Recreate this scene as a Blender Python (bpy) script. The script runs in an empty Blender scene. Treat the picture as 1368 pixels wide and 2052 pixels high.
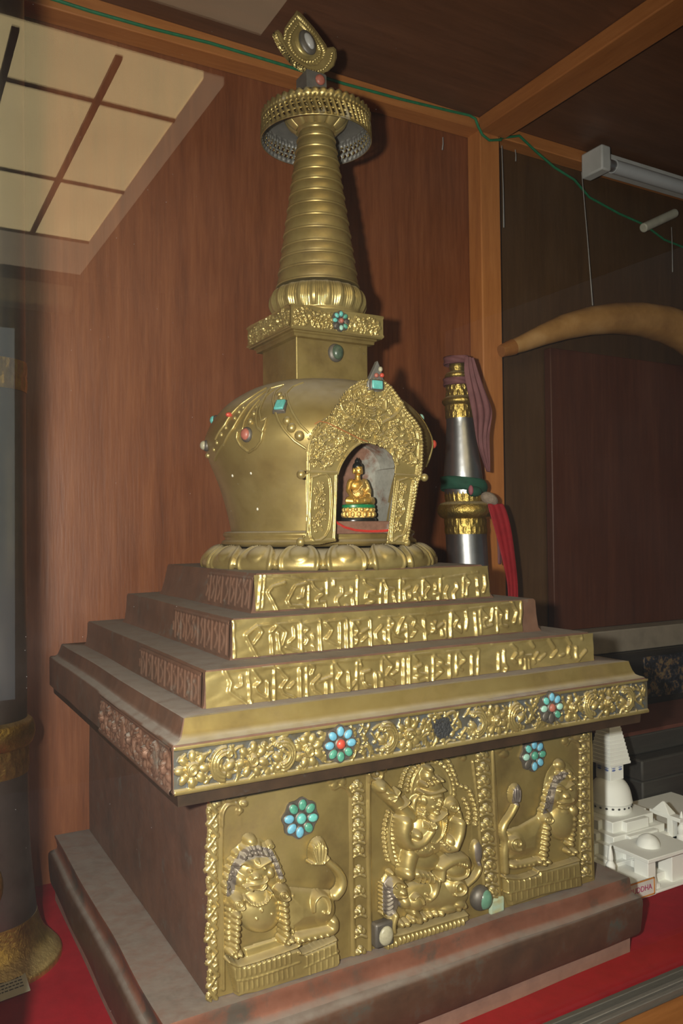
import bpy, bmesh, math, random
import numpy as np
from mathutils import Vector, Matrix, noise as mnoise

random.seed(7)
scene = bpy.context.scene
col = scene.collection
PI = math.pi

# ------------------------------------------------------------------ camera
CAM = np.array([-0.40909, -0.77763, 0.34774])
YAW, PITCH, ROLL, FOC = 0.516120, 0.0222515, -0.0105831, 1619.19   # focal length in pixels of 1368x2052
def cam_axes():
    cy, sy, cp, sp = math.cos(YAW), math.sin(YAW), math.cos(PITCH), math.sin(PITCH)
    f = np.array([sy*cp, cy*cp, sp]); r = np.array([cy, -sy, 0.0]); u = np.cross(r, f)
    c, s = math.cos(ROLL), math.sin(ROLL)
    return np.array([c*r+s*u, -s*r+c*u, f])
RM = cam_axes()
cam_d = bpy.data.cameras.new('camera'); cam = bpy.data.objects.new('camera', cam_d); col.objects.link(cam)
cam_d.sensor_fit = 'VERTICAL'; cam_d.sensor_height = 36.0; cam_d.lens = FOC/2052*36.0
cam_d.clip_start = 0.01
M4 = Matrix(((RM[0][0], RM[1][0], -RM[2][0], CAM[0]), (RM[0][1], RM[1][1], -RM[2][1], CAM[1]),
             (RM[0][2], RM[1][2], -RM[2][2], CAM[2]), (0, 0, 0, 1)))
cam.matrix_world = M4
scene.camera = cam

# ------------------------------------------------------------------ world, lights, exposure
scene.view_settings.view_transform = 'Standard'; scene.view_settings.look = 'None'
scene.view_settings.gamma = 1.0; scene.view_settings.exposure = 0.13
scene.view_settings.use_curve_mapping = False
w = bpy.data.worlds.new('world'); scene.world = w; w.use_nodes = True
w.node_tree.nodes['Background'].inputs[0].default_value = (0.80, 0.90, 1.0, 1)
w.node_tree.nodes['Background'].inputs[1].default_value = 0.05
# the camera's own flash, a hand's breadth left of the lens
fl = bpy.data.lights.new('camera_flash', 'SPOT'); fl.energy = 40.0; fl.color = (1.0, 0.955, 0.86)
fl.shadow_soft_size = 0.010; fl.spot_size = math.radians(125); fl.spot_blend = 0.8
flo = bpy.data.objects.new('camera_flash', fl); col.objects.link(flo)
FP = CAM - 0.060*RM[0] + 0.014*RM[1]
flo.location = FP
aim = Vector((-0.05, 0.0, 0.22)) - Vector(FP)
flo.rotation_euler = aim.to_track_quat('-Z', 'Y').to_euler()

# ------------------------------------------------------------------ measuring helpers (photo pixel -> point on a plane)
def ray(x, y):
    return np.array([(x-684)/FOC, -(y-1026)/FOC, 1.0]) @ RM
def at_y(x, y, Y):
    d = ray(x, y); return CAM + d*(Y-CAM[1])/d[1]
def at_z(x, y, Z):
    d = ray(x, y); return CAM + d*(Z-CAM[2])/d[2]
def at_x(x, y, X):
    d = ray(x, y); return CAM + d*(X-CAM[0])/d[0]
def project(P):
    d = (P-CAM) @ RM.T
    return 684+FOC*d[..., 0]/d[..., 2], 1026-FOC*d[..., 1]/d[..., 2]

# ------------------------------------------------------------------ materials
def nt(name):
    m = bpy.data.materials.new(name); m.use_nodes = True
    t = m.node_tree; return m, t, t.nodes, t.links, t.nodes['Principled BSDF']
def noise_node(n, l, scale, detail=4, rough=0.6, vec=None, stretch=None):
    t = n.new('ShaderNodeTexNoise'); t.inputs['Scale'].default_value = scale
    t.inputs['Detail'].default_value = detail; t.inputs['Roughness'].default_value = rough
    g = n.new('ShaderNodeNewGeometry'); src = g.outputs['Position']
    if stretch:
        mp = n.new('ShaderNodeMapping'); mp.inputs['Scale'].default_value = stretch
        l.new(src, mp.inputs[0]); src = mp.outputs[0]
    l.new(src, t.inputs['Vector']); return t
def ramp(n, l, src, stops):
    r = n.new('ShaderNodeValToRGB'); e = r.color_ramp.elements
    while len(e) < len(stops): e.new(0.5)
    for el, (p, c) in zip(e, stops): el.position = p; el.color = (*c, 1)
    l.new(src, r.inputs[0]); return r
def mixc(n, l, fac, a, b):
    m = n.new('ShaderNodeMix'); m.data_type = 'RGBA'
    for s, v in ((m.inputs['Factor'], fac), (m.inputs['A'], a), (m.inputs['B'], b)):
        if hasattr(v, 'default_value') or hasattr(v, 'is_linked'): l.new(v, s)
        elif isinstance(v, tuple): s.default_value = (*v, 1)
        else: s.default_value = v
    return m.outputs['Result']
def mathn(n, l, op, a, b=0.0, clamp=False):
    m = n.new('ShaderNodeMath'); m.operation = op; m.use_clamp = clamp
    for s, v in ((m.inputs[0], a), (m.inputs[1], b)):
        if isinstance(v, (int, float)): s.default_value = v
        else: l.new(v, s)
    return m.outputs[0]
def dusty(name, stops, metallic, rough, nscale=30, dust=0.9, dust_col=(0.34, 0.30, 0.235), lo=0.45, hi=0.92,
          stain=None, stain_lim=(0.62, 0.72), stain_scale=25, bump=0.0, bump_scale=300, base_dust=0.0, stretch=None):
    m, t, n, l, b = nt(name)
    nz = noise_node(n, l, nscale, 5, 0.65, stretch=stretch)
    c = ramp(n, l, nz.outputs['Fac'], stops).outputs[0]
    met = metallic
    if stain:
        sn = noise_node(n, l, stain_scale, 6, 0.7)
        mr = n.new('ShaderNodeMapRange'); mr.inputs[1].default_value, mr.inputs[2].default_value = stain_lim
        l.new(sn.outputs['Fac'], mr.inputs[0])
        c = mixc(n, l, mr.outputs[0], c, stain)
        met = mathn(n, l, 'MULTIPLY', mathn(n, l, 'SUBTRACT', 1.0, mr.outputs[0]), metallic)
    # dust lying on whatever faces up
    g = n.new('ShaderNodeNewGeometry'); sp = n.new('ShaderNodeSeparateXYZ'); l.new(g.outputs['Normal'], sp.inputs[0])
    dr = n.new('ShaderNodeMapRange'); dr.inputs[1].default_value = lo; dr.inputs[2].default_value = hi
    dr.interpolation_type = 'SMOOTHSTEP'; l.new(sp.outputs['Z'], dr.inputs[0])
    dn = noise_node(n, l, 60, 5, 0.7)
    dm = n.new('ShaderNodeMapRange'); dm.inputs[1].default_value = 0.25; dm.inputs[2].default_value = 0.6
    dm.inputs[3].default_value = 0.55; l.new(dn.outputs['Fac'], dm.inputs[0])
    f = mathn(n, l, 'MULTIPLY', mathn(n, l, 'MULTIPLY', dr.outputs[0], dm.outputs[0]), dust)
    if base_dust:
        f = mathn(n, l, 'ADD', f, mathn(n, l, 'MULTIPLY', dm.outputs[0], base_dust), True)
    l.new(mixc(n, l, f, c, dust_col), b.inputs['Base Color'])
    l.new(mathn(n, l, 'MULTIPLY', mathn(n, l, 'SUBTRACT', 1.0, f), met), b.inputs['Metallic'])
    l.new(mathn(n, l, 'ADD', mathn(n, l, 'MULTIPLY', f, 0.5), rough, True), b.inputs['Roughness'])
    if bump:
        bn = noise_node(n, l, bump_scale, 4, 0.6); bp = n.new('ShaderNodeBump')
        bp.inputs['Strength'].default_value = bump; bp.inputs['Distance'].default_value = 0.002
        l.new(bn.outputs['Fac'], bp.inputs['Height']); l.new(bp.outputs[0], b.inputs['Normal'])
    return m
def plain(name, c, rough=0.6, metallic=0.0, c2=None, scale=60, bump=0.0, stretch=None, spec=0.5, emit=0.0):
    m, t, n, l, b = nt(name)
    nz = noise_node(n, l, scale, 5, 0.65, stretch=stretch)
    c2 = c2 or tuple(x*0.8 for x in c)
    l.new(ramp(n, l, nz.outputs['Fac'], [(0.3, c2), (0.7, c)]).outputs[0], b.inputs['Base Color'])
    b.inputs['Roughness'].default_value = rough; b.inputs['Metallic'].default_value = metallic
    b.inputs['Specular IOR Level'].default_value = spec
    if bump:
        bp = n.new('ShaderNodeBump'); bp.inputs['Strength'].default_value = bump; bp.inputs['Distance'].default_value = 0.002
        l.new(nz.outputs['Fac'], bp.inputs['Height']); l.new(bp.outputs[0], b.inputs['Normal'])
    if emit:
        b.inputs['Emission Color'].default_value = (*c, 1); b.inputs['Emission Strength'].default_value = emit
    return m

G1, G2, G3 = (0.27, 0.195, 0.068), (0.41, 0.315, 0.120), (0.54, 0.43, 0.185)
GOLD = dusty('gilt_copper', [(0.25, G1), (0.5, G2), (0.75, G3)], 0.62, 0.36, 22, dust=0.8, bump=0.12, bump_scale=120)
GOLD_SMOOTH = dusty('gilt_copper_smooth', [(0.25, (0.20, 0.135, 0.050)), (0.5, (0.34, 0.25, 0.088)), (0.75, G2)], 0.62, 0.40, 16, stain=(0.13, 0.088, 0.042), stain_lim=(0.52, 0.78), stain_scale=9,
                    dust=0.8, bump=0.10, bump_scale=60)
GOLD_STAINED = dusty('gilt_copper_stained', [(0.25, G1), (0.5, G2), (0.75, G3)], 0.62, 0.36, 22, dust=0.8,
                     stain=(0.16, 0.14, 0.13), stain_lim=(0.64, 0.76), stain_scale=45, bump=0.15, bump_scale=140)
GOLD_GROUND = dusty('tarnished_ground', [(0.3, (0.085, 0.075, 0.055)), (0.7, (0.17, 0.135, 0.07))], 0.55, 0.5, 40, dust=0.6,
                    stain=(0.07, 0.078, 0.085), stain_lim=(0.42, 0.6), stain_scale=50)
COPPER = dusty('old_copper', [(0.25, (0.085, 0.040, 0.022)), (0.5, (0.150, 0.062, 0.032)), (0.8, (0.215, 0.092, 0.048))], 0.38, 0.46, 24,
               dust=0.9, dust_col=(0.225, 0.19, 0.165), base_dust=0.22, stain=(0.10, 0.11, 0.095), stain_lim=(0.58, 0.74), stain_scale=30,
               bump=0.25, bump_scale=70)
COPPER_DARK = dusty('dark_copper', [(0.25, (0.035, 0.022, 0.014)), (0.7, (0.10, 0.055, 0.030))], 0.5, 0.5, 30, dust=0.8,
                    dust_col=(0.22, 0.19, 0.16), stain=(0.05, 0.05, 0.055), stain_scale=40)
COPPER_RED = dusty('red_copper', [(0.25, (0.10, 0.038, 0.022)), (0.5, (0.19, 0.065, 0.036)), (0.8, (0.28, 0.11, 0.07))], 0.35, 0.5, 18,
                   dust=0.85, dust_col=(0.185, 0.150, 0.128), base_dust=0.12, stain=(0.05, 0.036, 0.026), stain_lim=(0.5, 0.62), stain_scale=14, bump=0.25, bump_scale=60)
GREYMETAL = dusty('grey_metal', [(0.3, (0.15, 0.145, 0.135)), (0.7, (0.24, 0.23, 0.21))], 0.5, 0.5, 60, dust=0.5)
BEZEL = plain('bezel_grey', (0.16, 0.14, 0.12), 0.5, 0.5, (0.09, 0.08, 0.07))
TURQ = [plain('turquoise_a', (0.16, 0.50, 0.46), 0.35, 0, (0.08, 0.33, 0.31), 500),
        plain('turquoise_b', (0.17, 0.42, 0.58), 0.4, 0, (0.10, 0.31, 0.44), 400),
        plain('turquoise_c', (0.10, 0.34, 0.24), 0.35, 0, (0.05, 0.20, 0.15), 500),
        plain('turquoise_d', (0.36, 0.58, 0.50), 0.4, 0, (0.24, 0.45, 0.38), 500)]
CORAL = plain('coral', (0.52, 0.075, 0.045), 0.35, 0, (0.40, 0.05, 0.03), 300)
CORAL_DULL = plain('coral_dull', (0.42, 0.13, 0.09), 0.45, 0, (0.25, 0.08, 0.06), 300)
BEIGE = plain('beige_stone', (0.42, 0.39, 0.28), 0.4, 0, (0.28, 0.26, 0.18), 250)
DARKGREEN = plain('dark_green_stone', (0.075, 0.11, 0.075), 0.32, 0, (0.035, 0.055, 0.038), 300)
WHITEWAX = plain('wax', (0.7, 0.68, 0.6), 0.5)

# ------------------------------------------------------------------ mesh helpers
def origin_of(o):
    v = Vector((0, 0, 0))
    while o is not None: v = v + o.location; o = o.parent
    return v
class MB:
    def __init__(s): s.v = []; s.f = []
    def add(s, verts, faces):
        b = len(s.v); s.v += [tuple(map(float, p)) for p in verts]; s.f += [tuple(i+b for i in f) for f in faces]; return s
    def hexa(s, p):      # 8 points: bottom ring 0-3, top ring 4-7
        return s.add(p, [(3, 2, 1, 0), (4, 5, 6, 7), (0, 1, 5, 4), (1, 2, 6, 5), (2, 3, 7, 6), (3, 0, 4, 7)])
    def box(s, a, b):
        x0, y0, z0 = a; x1, y1, z1 = b
        return s.hexa([(x0, y0, z0), (x1, y0, z0), (x1, y1, z0), (x0, y1, z0), (x0, y0, z1), (x1, y0, z1), (x1, y1, z1), (x0, y1, z1)])
    def tube(s, pts, r, n=10, closed=False):
        pts = [Vector(map(float, p)) for p in pts]; k = len(pts)
        rr = list(r) if hasattr(r, '__len__') else [r]*k
        V = []; F = []; up = None
        for i, p in enumerate(pts):
            if closed: t = pts[(i+1) % k]-pts[i-1]
            else: t = pts[min(i+1, k-1)]-pts[max(i-1, 0)]
            t.normalize()
            if up is None:
                up = Vector((0, 0, 1)) if abs(t.z) < 0.9 else Vector((1, 0, 0))
            a = t.cross(up); a.normalize(); b = a.cross(t); up = b
            for j in range(n):
                q = 2*PI*j/n; V.append(p+(a*math.cos(q)+b*math.sin(q))*rr[i])
        m = k if closed else k-1
        for i in range(m):
            for j in range(n):
                i2 = (i+1) % k
                F.append((i*n+j, i2*n+j, i2*n+(j+1) % n, i*n+(j+1) % n))
        if not closed:
            F.append(tuple(range(n))); F.append(tuple(reversed(range((k-1)*n, k*n))))
        return s.add(V, F)
    def lathe(s, prof, n=64, c=(0, 0), tilt=None, cap=True):
        V = []; F = []; k = len(prof)
        for (r, z) in prof:
            ox, oy = c
            if tilt: ox += tilt[0]*(z-tilt[2]); oy += tilt[1]*(z-tilt[2])
            for j in range(n):
                q = 2*PI*j/n; V.append((ox+r*math.cos(q), oy+r*math.sin(q), z))
        for i in range(k-1):
            for j in range(n): F.append((i*n+j, i*n+(j+1) % n, (i+1)*n+(j+1) % n, (i+1)*n+j))
        if cap:
            F.append(tuple(reversed(range(n)))); F.append(tuple(range((k-1)*n, k*n)))
        return s.add(V, F)
    def ell(s, c, r, n=16, m=10, rot=None):
        c = Vector(c); r = (r, r, r) if not hasattr(r, '__len__') else r
        V = []; F = []
        for i in range(m+1):
            th = PI*i/m
            for j in range(n):
                q = 2*PI*j/n
                p = Vector((r[0]*math.sin(th)*math.cos(q), r[1]*math.sin(th)*math.sin(q), r[2]*math.cos(th)))
                if rot is not None: p = rot @ p
                V.append(c+p)
        for i in range(m):
            for j in range(n): F.append((i*n+j, (i+1)*n+j, (i+1)*n+(j+1) % n, i*n+(j+1) % n))
        return s.add(V, F)
    def prism(s, poly, N, thick):    # polygon of 3D points extruded along N
        N = Vector(N)*thick; k = len(poly); P = [Vector(p) for p in poly]
        V = P+[p+N for p in P]
        F = [tuple(range(k)), tuple(reversed(range(k, 2*k)))]+[(i, i+k, (i+1) % k+k, (i+1) % k) for i in range(k)]
        return s.add(V, F)
    def build(s, name, mat, parent=None, smooth=40, bevel=0.0, seg=2, loc=None):
        o0 = origin_of(parent) if parent is not None else Vector(loc or (0, 0, 0))
        me = bpy.data.meshes.new(name)
        me.from_pydata([tuple(Vector(p)-o0) for p in s.v], [], s.f)
        bm = bmesh.new(); bm.from_mesh(me)
        bmesh.ops.remove_doubles(bm, verts=bm.verts, dist=1e-6)
        bmesh.ops.recalc_face_normals(bm, faces=bm.faces)
        bm.to_mesh(me); bm.free()
        return finish(name, me, mat, parent, smooth, bevel, seg, loc)
def finish(name, me, mat, parent, smooth=40, bevel=0.0, seg=2, loc=None):
    me.materials.append(mat)
    if smooth:
        me.shade_smooth(); me.set_sharp_from_angle(angle=math.radians(smooth))
    o = bpy.data.objects.new(name, me); col.objects.link(o)
    if parent is not None: o.parent = parent
    elif loc is not None: o.location = loc
    if bevel:
        b = o.modifiers.new('bevel', 'BEVEL'); b.width = bevel; b.segments = seg; b.limit_method = 'ANGLE'
        b.angle_limit = math.radians(50); b.harden_normals = False
    return o
def thing(name, label, cat, loc=(0, 0, 0), group=None):
    o = bpy.data.objects.new(name, None); col.objects.link(o); o.location = loc; o.empty_display_size = 0.02
    o['label'] = label; o['category'] = cat
    if group: o['group'] = group
    return o
def tag(o, label, cat, group=None):
    o['label'] = label; o['category'] = cat
    if group: o['group'] = group
    return o
def struct(o): o['kind'] = 'structure'; return o

# square loft with hand-beaten unevenness: levels = (x0, x1, y0, y1, z)
def sqloft(levels, seg=28, jit=0.0, seed=0.0, cap=(True, True), skew=0.0):
    V = []; F = []
    def ring(x0, x1, y0, y1, z):
        P = []
        for (a, b) in (((x0, y0), (x1, y0)), ((x1, y0), (x1, y1)), ((x1, y1), (x0, y1)), ((x0, y1), (x0, y0))):
            for i in range(seg):
                t = i/seg; P.append((a[0]+(b[0]-a[0])*t, a[1]+(b[1]-a[1])*t, z))
        return P
    n = 4*seg
    for lv in levels:
        for p in ring(*lv):
            q = mnoise.noise_vector(Vector((p[0]*9+seed, p[1]*9, p[2]*14)))*jit
            V.append((p[0]+q.x, p[1]+q.y+(skew*(p[0]+0.066) if p[1] < 0 else 0.0), p[2]+q.z*0.7))
    for i in range(len(levels)-1):
        for j in range(n): F.append((i*n+j, i*n+(j+1) % n, (i+1)*n+(j+1) % n, (i+1)*n+j))
    for which, base, zz in ((0, 0, levels[0]), (1, (len(levels)-1)*n, levels[-1])):
        if cap[which]:
            c = len(V); V.append(((zz[0]+zz[1])/2, (zz[2]+zz[3])/2, zz[4]))
            for j in range(n):
                a, b = base+j, base+(j+1) % n
                F.append((c, b, a) if which == 0 else (c, a, b))
    m = MB(); m.add(V, F); return m
def sq(h, z, cx=0.0, cy=0.0): return (cx-h, cx+h, cy-h, cy+h, z)

# ------------------------------------------------------------------ repousse relief: height prims over a 2D chart
def smoothprof(P, k=6):
    out = []
    for i in range(len(P)-1):
        p0, p1, p2, p3 = P[max(i-1, 0)], P[i], P[i+1], P[min(i+2, len(P)-1)]
        for j in range(k):
            t = j/k
            out.append(tuple(0.5*((2*p1[q])+(-p0[q]+p2[q])*t+(2*p0[q]-5*p1[q]+4*p2[q]-p3[q])*t*t+(-p0[q]+3*p1[q]-3*p2[q]+p3[q])*t**3) for q in (0, 1)))
    out.append(P[-1]); return out
HS = 0.8          # how boldly the figures stand out
_yd = RM @ np.array([0.0, 1.0, 0.0]); VPY = (684+FOC*_yd[0]/_yd[2], 1026-FOC*_yd[1]/_yd[2])
class Relief:
    """heights beaten out of a sheet; X, Y = chart coordinates of every grid point"""
    def __init__(s, X, Y, vp=None): s.X = X; s.Y = Y; s.H = np.zeros_like(X); s.vp = vp; s.curved = True; s.hs = HS
    def sh(s, x, y, h):          # where the foot of a boss lies whose crown is seen at x, y
        if s.vp is None: return x, y
        k = (s.vp[2]-0.8*h*s.hs)/s.vp[2]; return s.vp[0]+(x-s.vp[0])*k, s.vp[1]+(y-s.vp[1])*k
    def _put(s, m, h, mode):
        if mode == 'max': s.H[m] = np.maximum(s.H[m], h)
        elif mode == 'add': s.H[m] += h
        else: s.H[m] -= h
    def dome(s, cx, cy, rx, ry=None, h=1.0, rot=0.0, mode='max', p=0.5):
        ry = ry or rx; R = max(rx, ry); cx, cy = s.sh(cx, cy, h)
        m = (abs(s.X-cx) < R) & (abs(s.Y-cy) < R)
        if not m.any(): return
        dx, dy = s.X[m]-cx, s.Y[m]-cy; c, n = math.cos(rot), math.sin(rot)
        d = ((dx*c+dy*n)/rx)**2+((-dx*n+dy*c)/ry)**2
        s._put(m, h*np.clip(1-d, 0, 1)**p, mode)
    def stroke(s, pts, r, h, mode='max', r2=None, p=0.5, closed=False):
        if s.curved and len(pts) > 2: pts = smoothprof([tuple(q) for q in pts], 4)
        pts = [np.array(s.sh(q[0], q[1], h), float) for q in pts]
        if closed: pts.append(pts[0])
        rm = max(r, r2 or r)
        xs = [q[0] for q in pts]; ys = [q[1] for q in pts]
        m = (s.X > min(xs)-rm) & (s.X < max(xs)+rm) & (s.Y > min(ys)-rm) & (s.Y < max(ys)+rm)
        if not m.any(): return
        x, y = s.X[m], s.Y[m]; best = np.full(x.shape, 9.0); L = len(pts)-1
        for i in range(L):
            a, b = pts[i], pts[i+1]; d = b-a; q = d@d+1e-12
            t = np.clip(((x-a[0])*d[0]+(y-a[1])*d[1])/q, 0, 1)
            rr = r+((r2 or r)-r)*(i+t)/L
            best = np.minimum(best, np.hypot(x-a[0]-t*d[0], y-a[1]-t*d[1])/rr)
        s._put(m, h*np.clip(1-best**2, 0, 1)**p, mode)
    def beads(s, pts, r, h, step=1.8):
        pts = [np.array(q, float) for q in pts]; pos = []; carry = 0.0
        for a, b in zip(pts[:-1], pts[1:]):
            L = np.hypot(*(b-a)); t = carry
            while t < L: pos.append(a+(b-a)*t/L); t += step*r
            carry = t-L
        for q in pos: s.dome(q[0], q[1], r, r, h)
    def poly(s, pts, h, bev, mode='max'):
        P = np.array([s.sh(q[0], q[1], h) for q in pts], float); x0, y0 = P.min(0); x1, y1 = P.max(0)
        m = (s.X > x0) & (s.X < x1) & (s.Y > y0) & (s.Y < y1)
        if not m.any(): return
        x, y = s.X[m], s.Y[m]; ins = np.zeros(x.shape, bool); dist = np.full(x.shape, 1e9)
        for i in range(len(P)):
            a, b = P[i], P[(i+1) % len(P)]
            c = ((a[1] > y) != (b[1] > y)) & (x < (b[0]-a[0])*(y-a[1])/((b[1]-a[1]) or 1e-9)+a[0]); ins ^= c
            d = b-a; t = np.clip(((x-a[0])*d[0]+(y-a[1])*d[1])/(d@d+1e-12), 0, 1)
            dist = np.minimum(dist, np.hypot(x-a[0]-t*d[0], y-a[1]-t*d[1]))
        hh = np.where(ins, h*np.clip(dist/bev, 0, 1)**0.5, 0)
        s._put(m, hh, mode)
    def spiral(s, cx, cy, r, w, h, turns=1.6, a0=0.0, sgn=1):
        pts = []
        for i in range(26):
            t = i/25; q = a0+sgn*turns*2*PI*t; rr = r*(1-0.85*t); pts.append((cx+rr*math.cos(q), cy+rr*math.sin(q)))
        s.stroke(pts, w, h)

def relief_mesh(name, O, U, N, ur, vr, step, fn, mat, parent, chart='px', keep=0.0, lift=0.0, V=(0, 0, 1), smooth=80, mask=None, bend=None, second=None, blur=0):
    """grid O + u*U + v*V + h*N; fn(Relief, u, v) draws on the chart; points lower than keep are left out"""
    O, U, N, V = (np.array(q, float) for q in (O, U, N, V))
    nu = int((ur[1]-ur[0])/step)+1; nv = int((vr[1]-vr[0])/step)+1
    u, v = np.meshgrid(np.linspace(*ur, nu), np.linspace(*vr, nv))
    B = O+u[..., None]*U+v[..., None]*V
    X, Y = project(B) if chart == 'px' else (u, v)
    r = Relief(X, Y, (VPY[0], VPY[1], O[1]-CAM[1]) if chart == 'px' else None); fn(r)
    if chart == 'px': r.H *= r.hs
    for _ in range(blur):
        Hp = np.pad(r.H, 1, mode='edge'); B3 = sum(Hp[i:i+r.H.shape[0], j:j+r.H.shape[1]]*w_ for i, j, w_ in ((0, 1, 1), (1, 0, 1), (1, 2, 1), (2, 1, 1), (1, 1, 2), (0, 0, 0.5), (0, 2, 0.5), (2, 0, 0.5), (2, 2, 0.5)))/8.0
        r.H = np.where(r.H > 1e-6, B3, r.H)
    P = B+(r.H+lift)[..., None]*N
    if bend is not None: P = bend(P)
    ok = (r.H >= keep) if keep > 0 else np.ones_like(r.H, bool)
    if mask is not None: ok &= mask(X, Y)
    f = ok[:-1, :-1] & ok[1:, :-1] & ok[:-1, 1:] & ok[1:, 1:] if mask is not None else ok[:-1, :-1] | ok[1:, :-1] | ok[:-1, 1:] | ok[1:, 1:]
    idx = np.arange(nu*nv).reshape(nv, nu)
    jj, ii = np.nonzero(f)
    Q = np.stack([idx[jj, ii], idx[jj, ii+1], idx[jj+1, ii+1], idx[jj+1, ii]], 1)
    if np.cross(U, V) @ N < 0: Q = Q[:, ::-1]
    used = np.unique(Q); remap = np.full(nu*nv, -1); remap[used] = np.arange(len(used))
    pts = P.reshape(-1, 3)[used]-np.array(origin_of(parent) if parent is not None else (0, 0, 0))
    me = bpy.data.meshes.new(name); me.from_pydata(pts.tolist(), [], remap[Q].tolist())
    o = finish(name, me, mat, parent, smooth)
    if second is not None:              # the part of the sheet that has gone dull
        me.materials.append(second[0]); SXp, SYp = project(P) if chart == 'px' else (X, Y); dull = second[1](SXp, SYp, r.H)[jj, ii]
        me.polygons.foreach_set('material_index', dull.astype(np.int32)); me.update()
    return o
def inside(poly, X, Y):
    P = np.array(poly, float); ins = np.zeros(X.shape, bool)
    for i in range(len(P)):
        a, b = P[i], P[(i+1) % len(P)]
        ins ^= ((a[1] > Y) != (b[1] > Y)) & (X < (b[0]-a[0])*(Y-a[1])/((b[1]-a[1]) or 1e-9)+a[0])
    return ins

# ================================================================== THE SETTING
def wood(name, c1, c2, c3, rough=0.42, scale=9, bump=0.08, stretch=(9, 9, 0.7), spec=0.5):
    m, t, n, l, b = nt(name)
    a = noise_node(n, l, scale, 6, 0.7, stretch=stretch); f = noise_node(n, l, scale*5, 4, 0.6, stretch=stretch)
    mx = mathn(n, l, 'ADD', mathn(n, l, 'MULTIPLY', a.outputs['Fac'], 0.7), mathn(n, l, 'MULTIPLY', f.outputs['Fac'], 0.3))
    l.new(ramp(n, l, mx, [(0.32, c1), (0.5, c2), (0.68, c3)]).outputs[0], b.inputs['Base Color'])
    b.inputs['Roughness'].default_value = rough; b.inputs['Specular IOR Level'].default_value = spec
    bp = n.new('ShaderNodeBump'); bp.inputs['Strength'].default_value = bump; bp.inputs['Distance'].default_value = 0.003
    l.new(f.outputs['Fac'], bp.inputs['Height']); l.new(bp.outputs[0], b.inputs['Normal']); return m
PLY = wood('varnished_plywood', (0.120, 0.036, 0.013), (0.185, 0.058, 0.021), (0.245, 0.085, 0.032), 0.40, 5, 0.10)
PLY_TOP = wood('ceiling_plywood', (0.10, 0.042, 0.02), (0.13, 0.055, 0.027), (0.17, 0.072, 0.035), 0.5, 4, stretch=(0.8, 8, 8))
BEAM = wood('orange_batten', (0.33, 0.115, 0.030), (0.42, 0.155, 0.040), (0.50, 0.20, 0.058), 0.5, 5, stretch=(0.8, 8, 8))
POST = wood('orange_post', (0.34, 0.12, 0.032), (0.43, 0.16, 0.042), (0.50, 0.20, 0.058), 0.5, 6)
OLIVE = wood('olive_board', (0.058, 0.028, 0.011), (0.075, 0.037, 0.014), (0.095, 0.048, 0.019), 0.5, 5)
CABINET = wood('dark_red_board', (0.055, 0.016, 0.007), (0.075, 0.022, 0.010), (0.10, 0.032, 0.015), 0.5, 4)
REDCLOTH = plain('red_cloth', (0.30, 0.008, 0.016), 0.85, 0, (0.235, 0.006, 0.012), 45, bump=0.25, spec=0.2)
ALU = plain('glazing_channel', (0.20, 0.19, 0.17), 0.45, 0.6, (0.13, 0.125, 0.11), 40, stretch=(2, 60, 60))
PLASTER = plain('pale_plaster', (0.75, 0.68, 0.52), 0.8)
ROOMDARK = plain('room_wall_paint', (0.055, 0.048, 0.044), 0.8)
YW, ZF, ZC, YG = 0.255, -0.075, 1.006, -0.280     # back wall, cloth, case ceiling, glass
struct(MB().box((-1.0, -0.30, ZF-0.02), (1.7, YW+0.02, ZF)).build('floor', REDCLOTH))
struct(MB().box((-1.0, YW, ZF-0.02), (0.44, YW+0.02, ZC+0.05)).build('wall_back', PLY))
struct(MB().box((0.44, YW, ZF-0.02), (1.7, YW+0.02, ZC+0.05)).build('wall_back.001', OLIVE))
struct(MB().box((-1.02, -0.34, ZF-0.02), (-1.0, YW+0.02, ZC+0.05)).build('wall_left', PLY))
struct(MB().box((1.7, -0.34, ZF-0.02), (1.72, YW+0.02, ZC+0.05)).build('wall_right', PLY))
struct(MB().box((-1.0, -0.34, ZC), (1.7, YW, ZC+0.02)).build('ceiling', PLY_TOP))
# batten along the back wall under the ceiling, a little out of level
struct(MB().hexa([(-1.0, 0.222, 0.968), (0.425, 0.222, 0.986), (0.425, YW, 0.986), (-1.0, YW, 0.968),
                  (-1.0, 0.222, ZC), (0.425, 0.222, ZC), (0.425, YW, ZC), (-1.0, YW, ZC)]).build('trim_1', BEAM, bevel=0.0015))
struct(MB().box((0.4600, 0.226, 0.985), (1.7, YW, ZC)).build('trim_2', BEAM, bevel=0.0015))
struct(MB().box((0.420, 0.222, ZF), (0.4605, YW, ZC)).build('trim_3', POST, bevel=0.002))
struct(MB().box((0.418, -0.28, 0.982), (0.472, 0.222, ZC)).build('trim_4', wood('orange_cross_batten', (0.30, 0.105, 0.028), (0.38, 0.14, 0.038), (0.46, 0.18, 0.055), 0.5, 5, stretch=(8, 0.8, 8)), bevel=0.002))
struct(MB().box((-0.412, -0.312, ZF-0.02), (-0.3625, -0.274, ZC+0.02)).build('trim_5', POST, bevel=0.002))
struct(MB().box((-1.0, -0.34, ZF-0.12), (1.7, -0.297, -0.0625)).build('trim_6', wood('brown_sill', (0.13, 0.045, 0.010), (0.18, 0.068, 0.016), (0.23, 0.092, 0.025), 0.45, 7, stretch=(0.8, 8, 8)), bevel=0.003))
ch = MB()
for y0, y1, z in ((-0.297, -0.2925, -0.0575), (-0.2925, -0.2895, -0.061), (-0.2895, -0.2855, -0.0575), (-0.2785, -0.2735, -0.0575), (-0.2855, -0.2785, -0.064)):
    ch.box((-0.366, y0, ZF-0.01), (1.7, y1, z))
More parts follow.
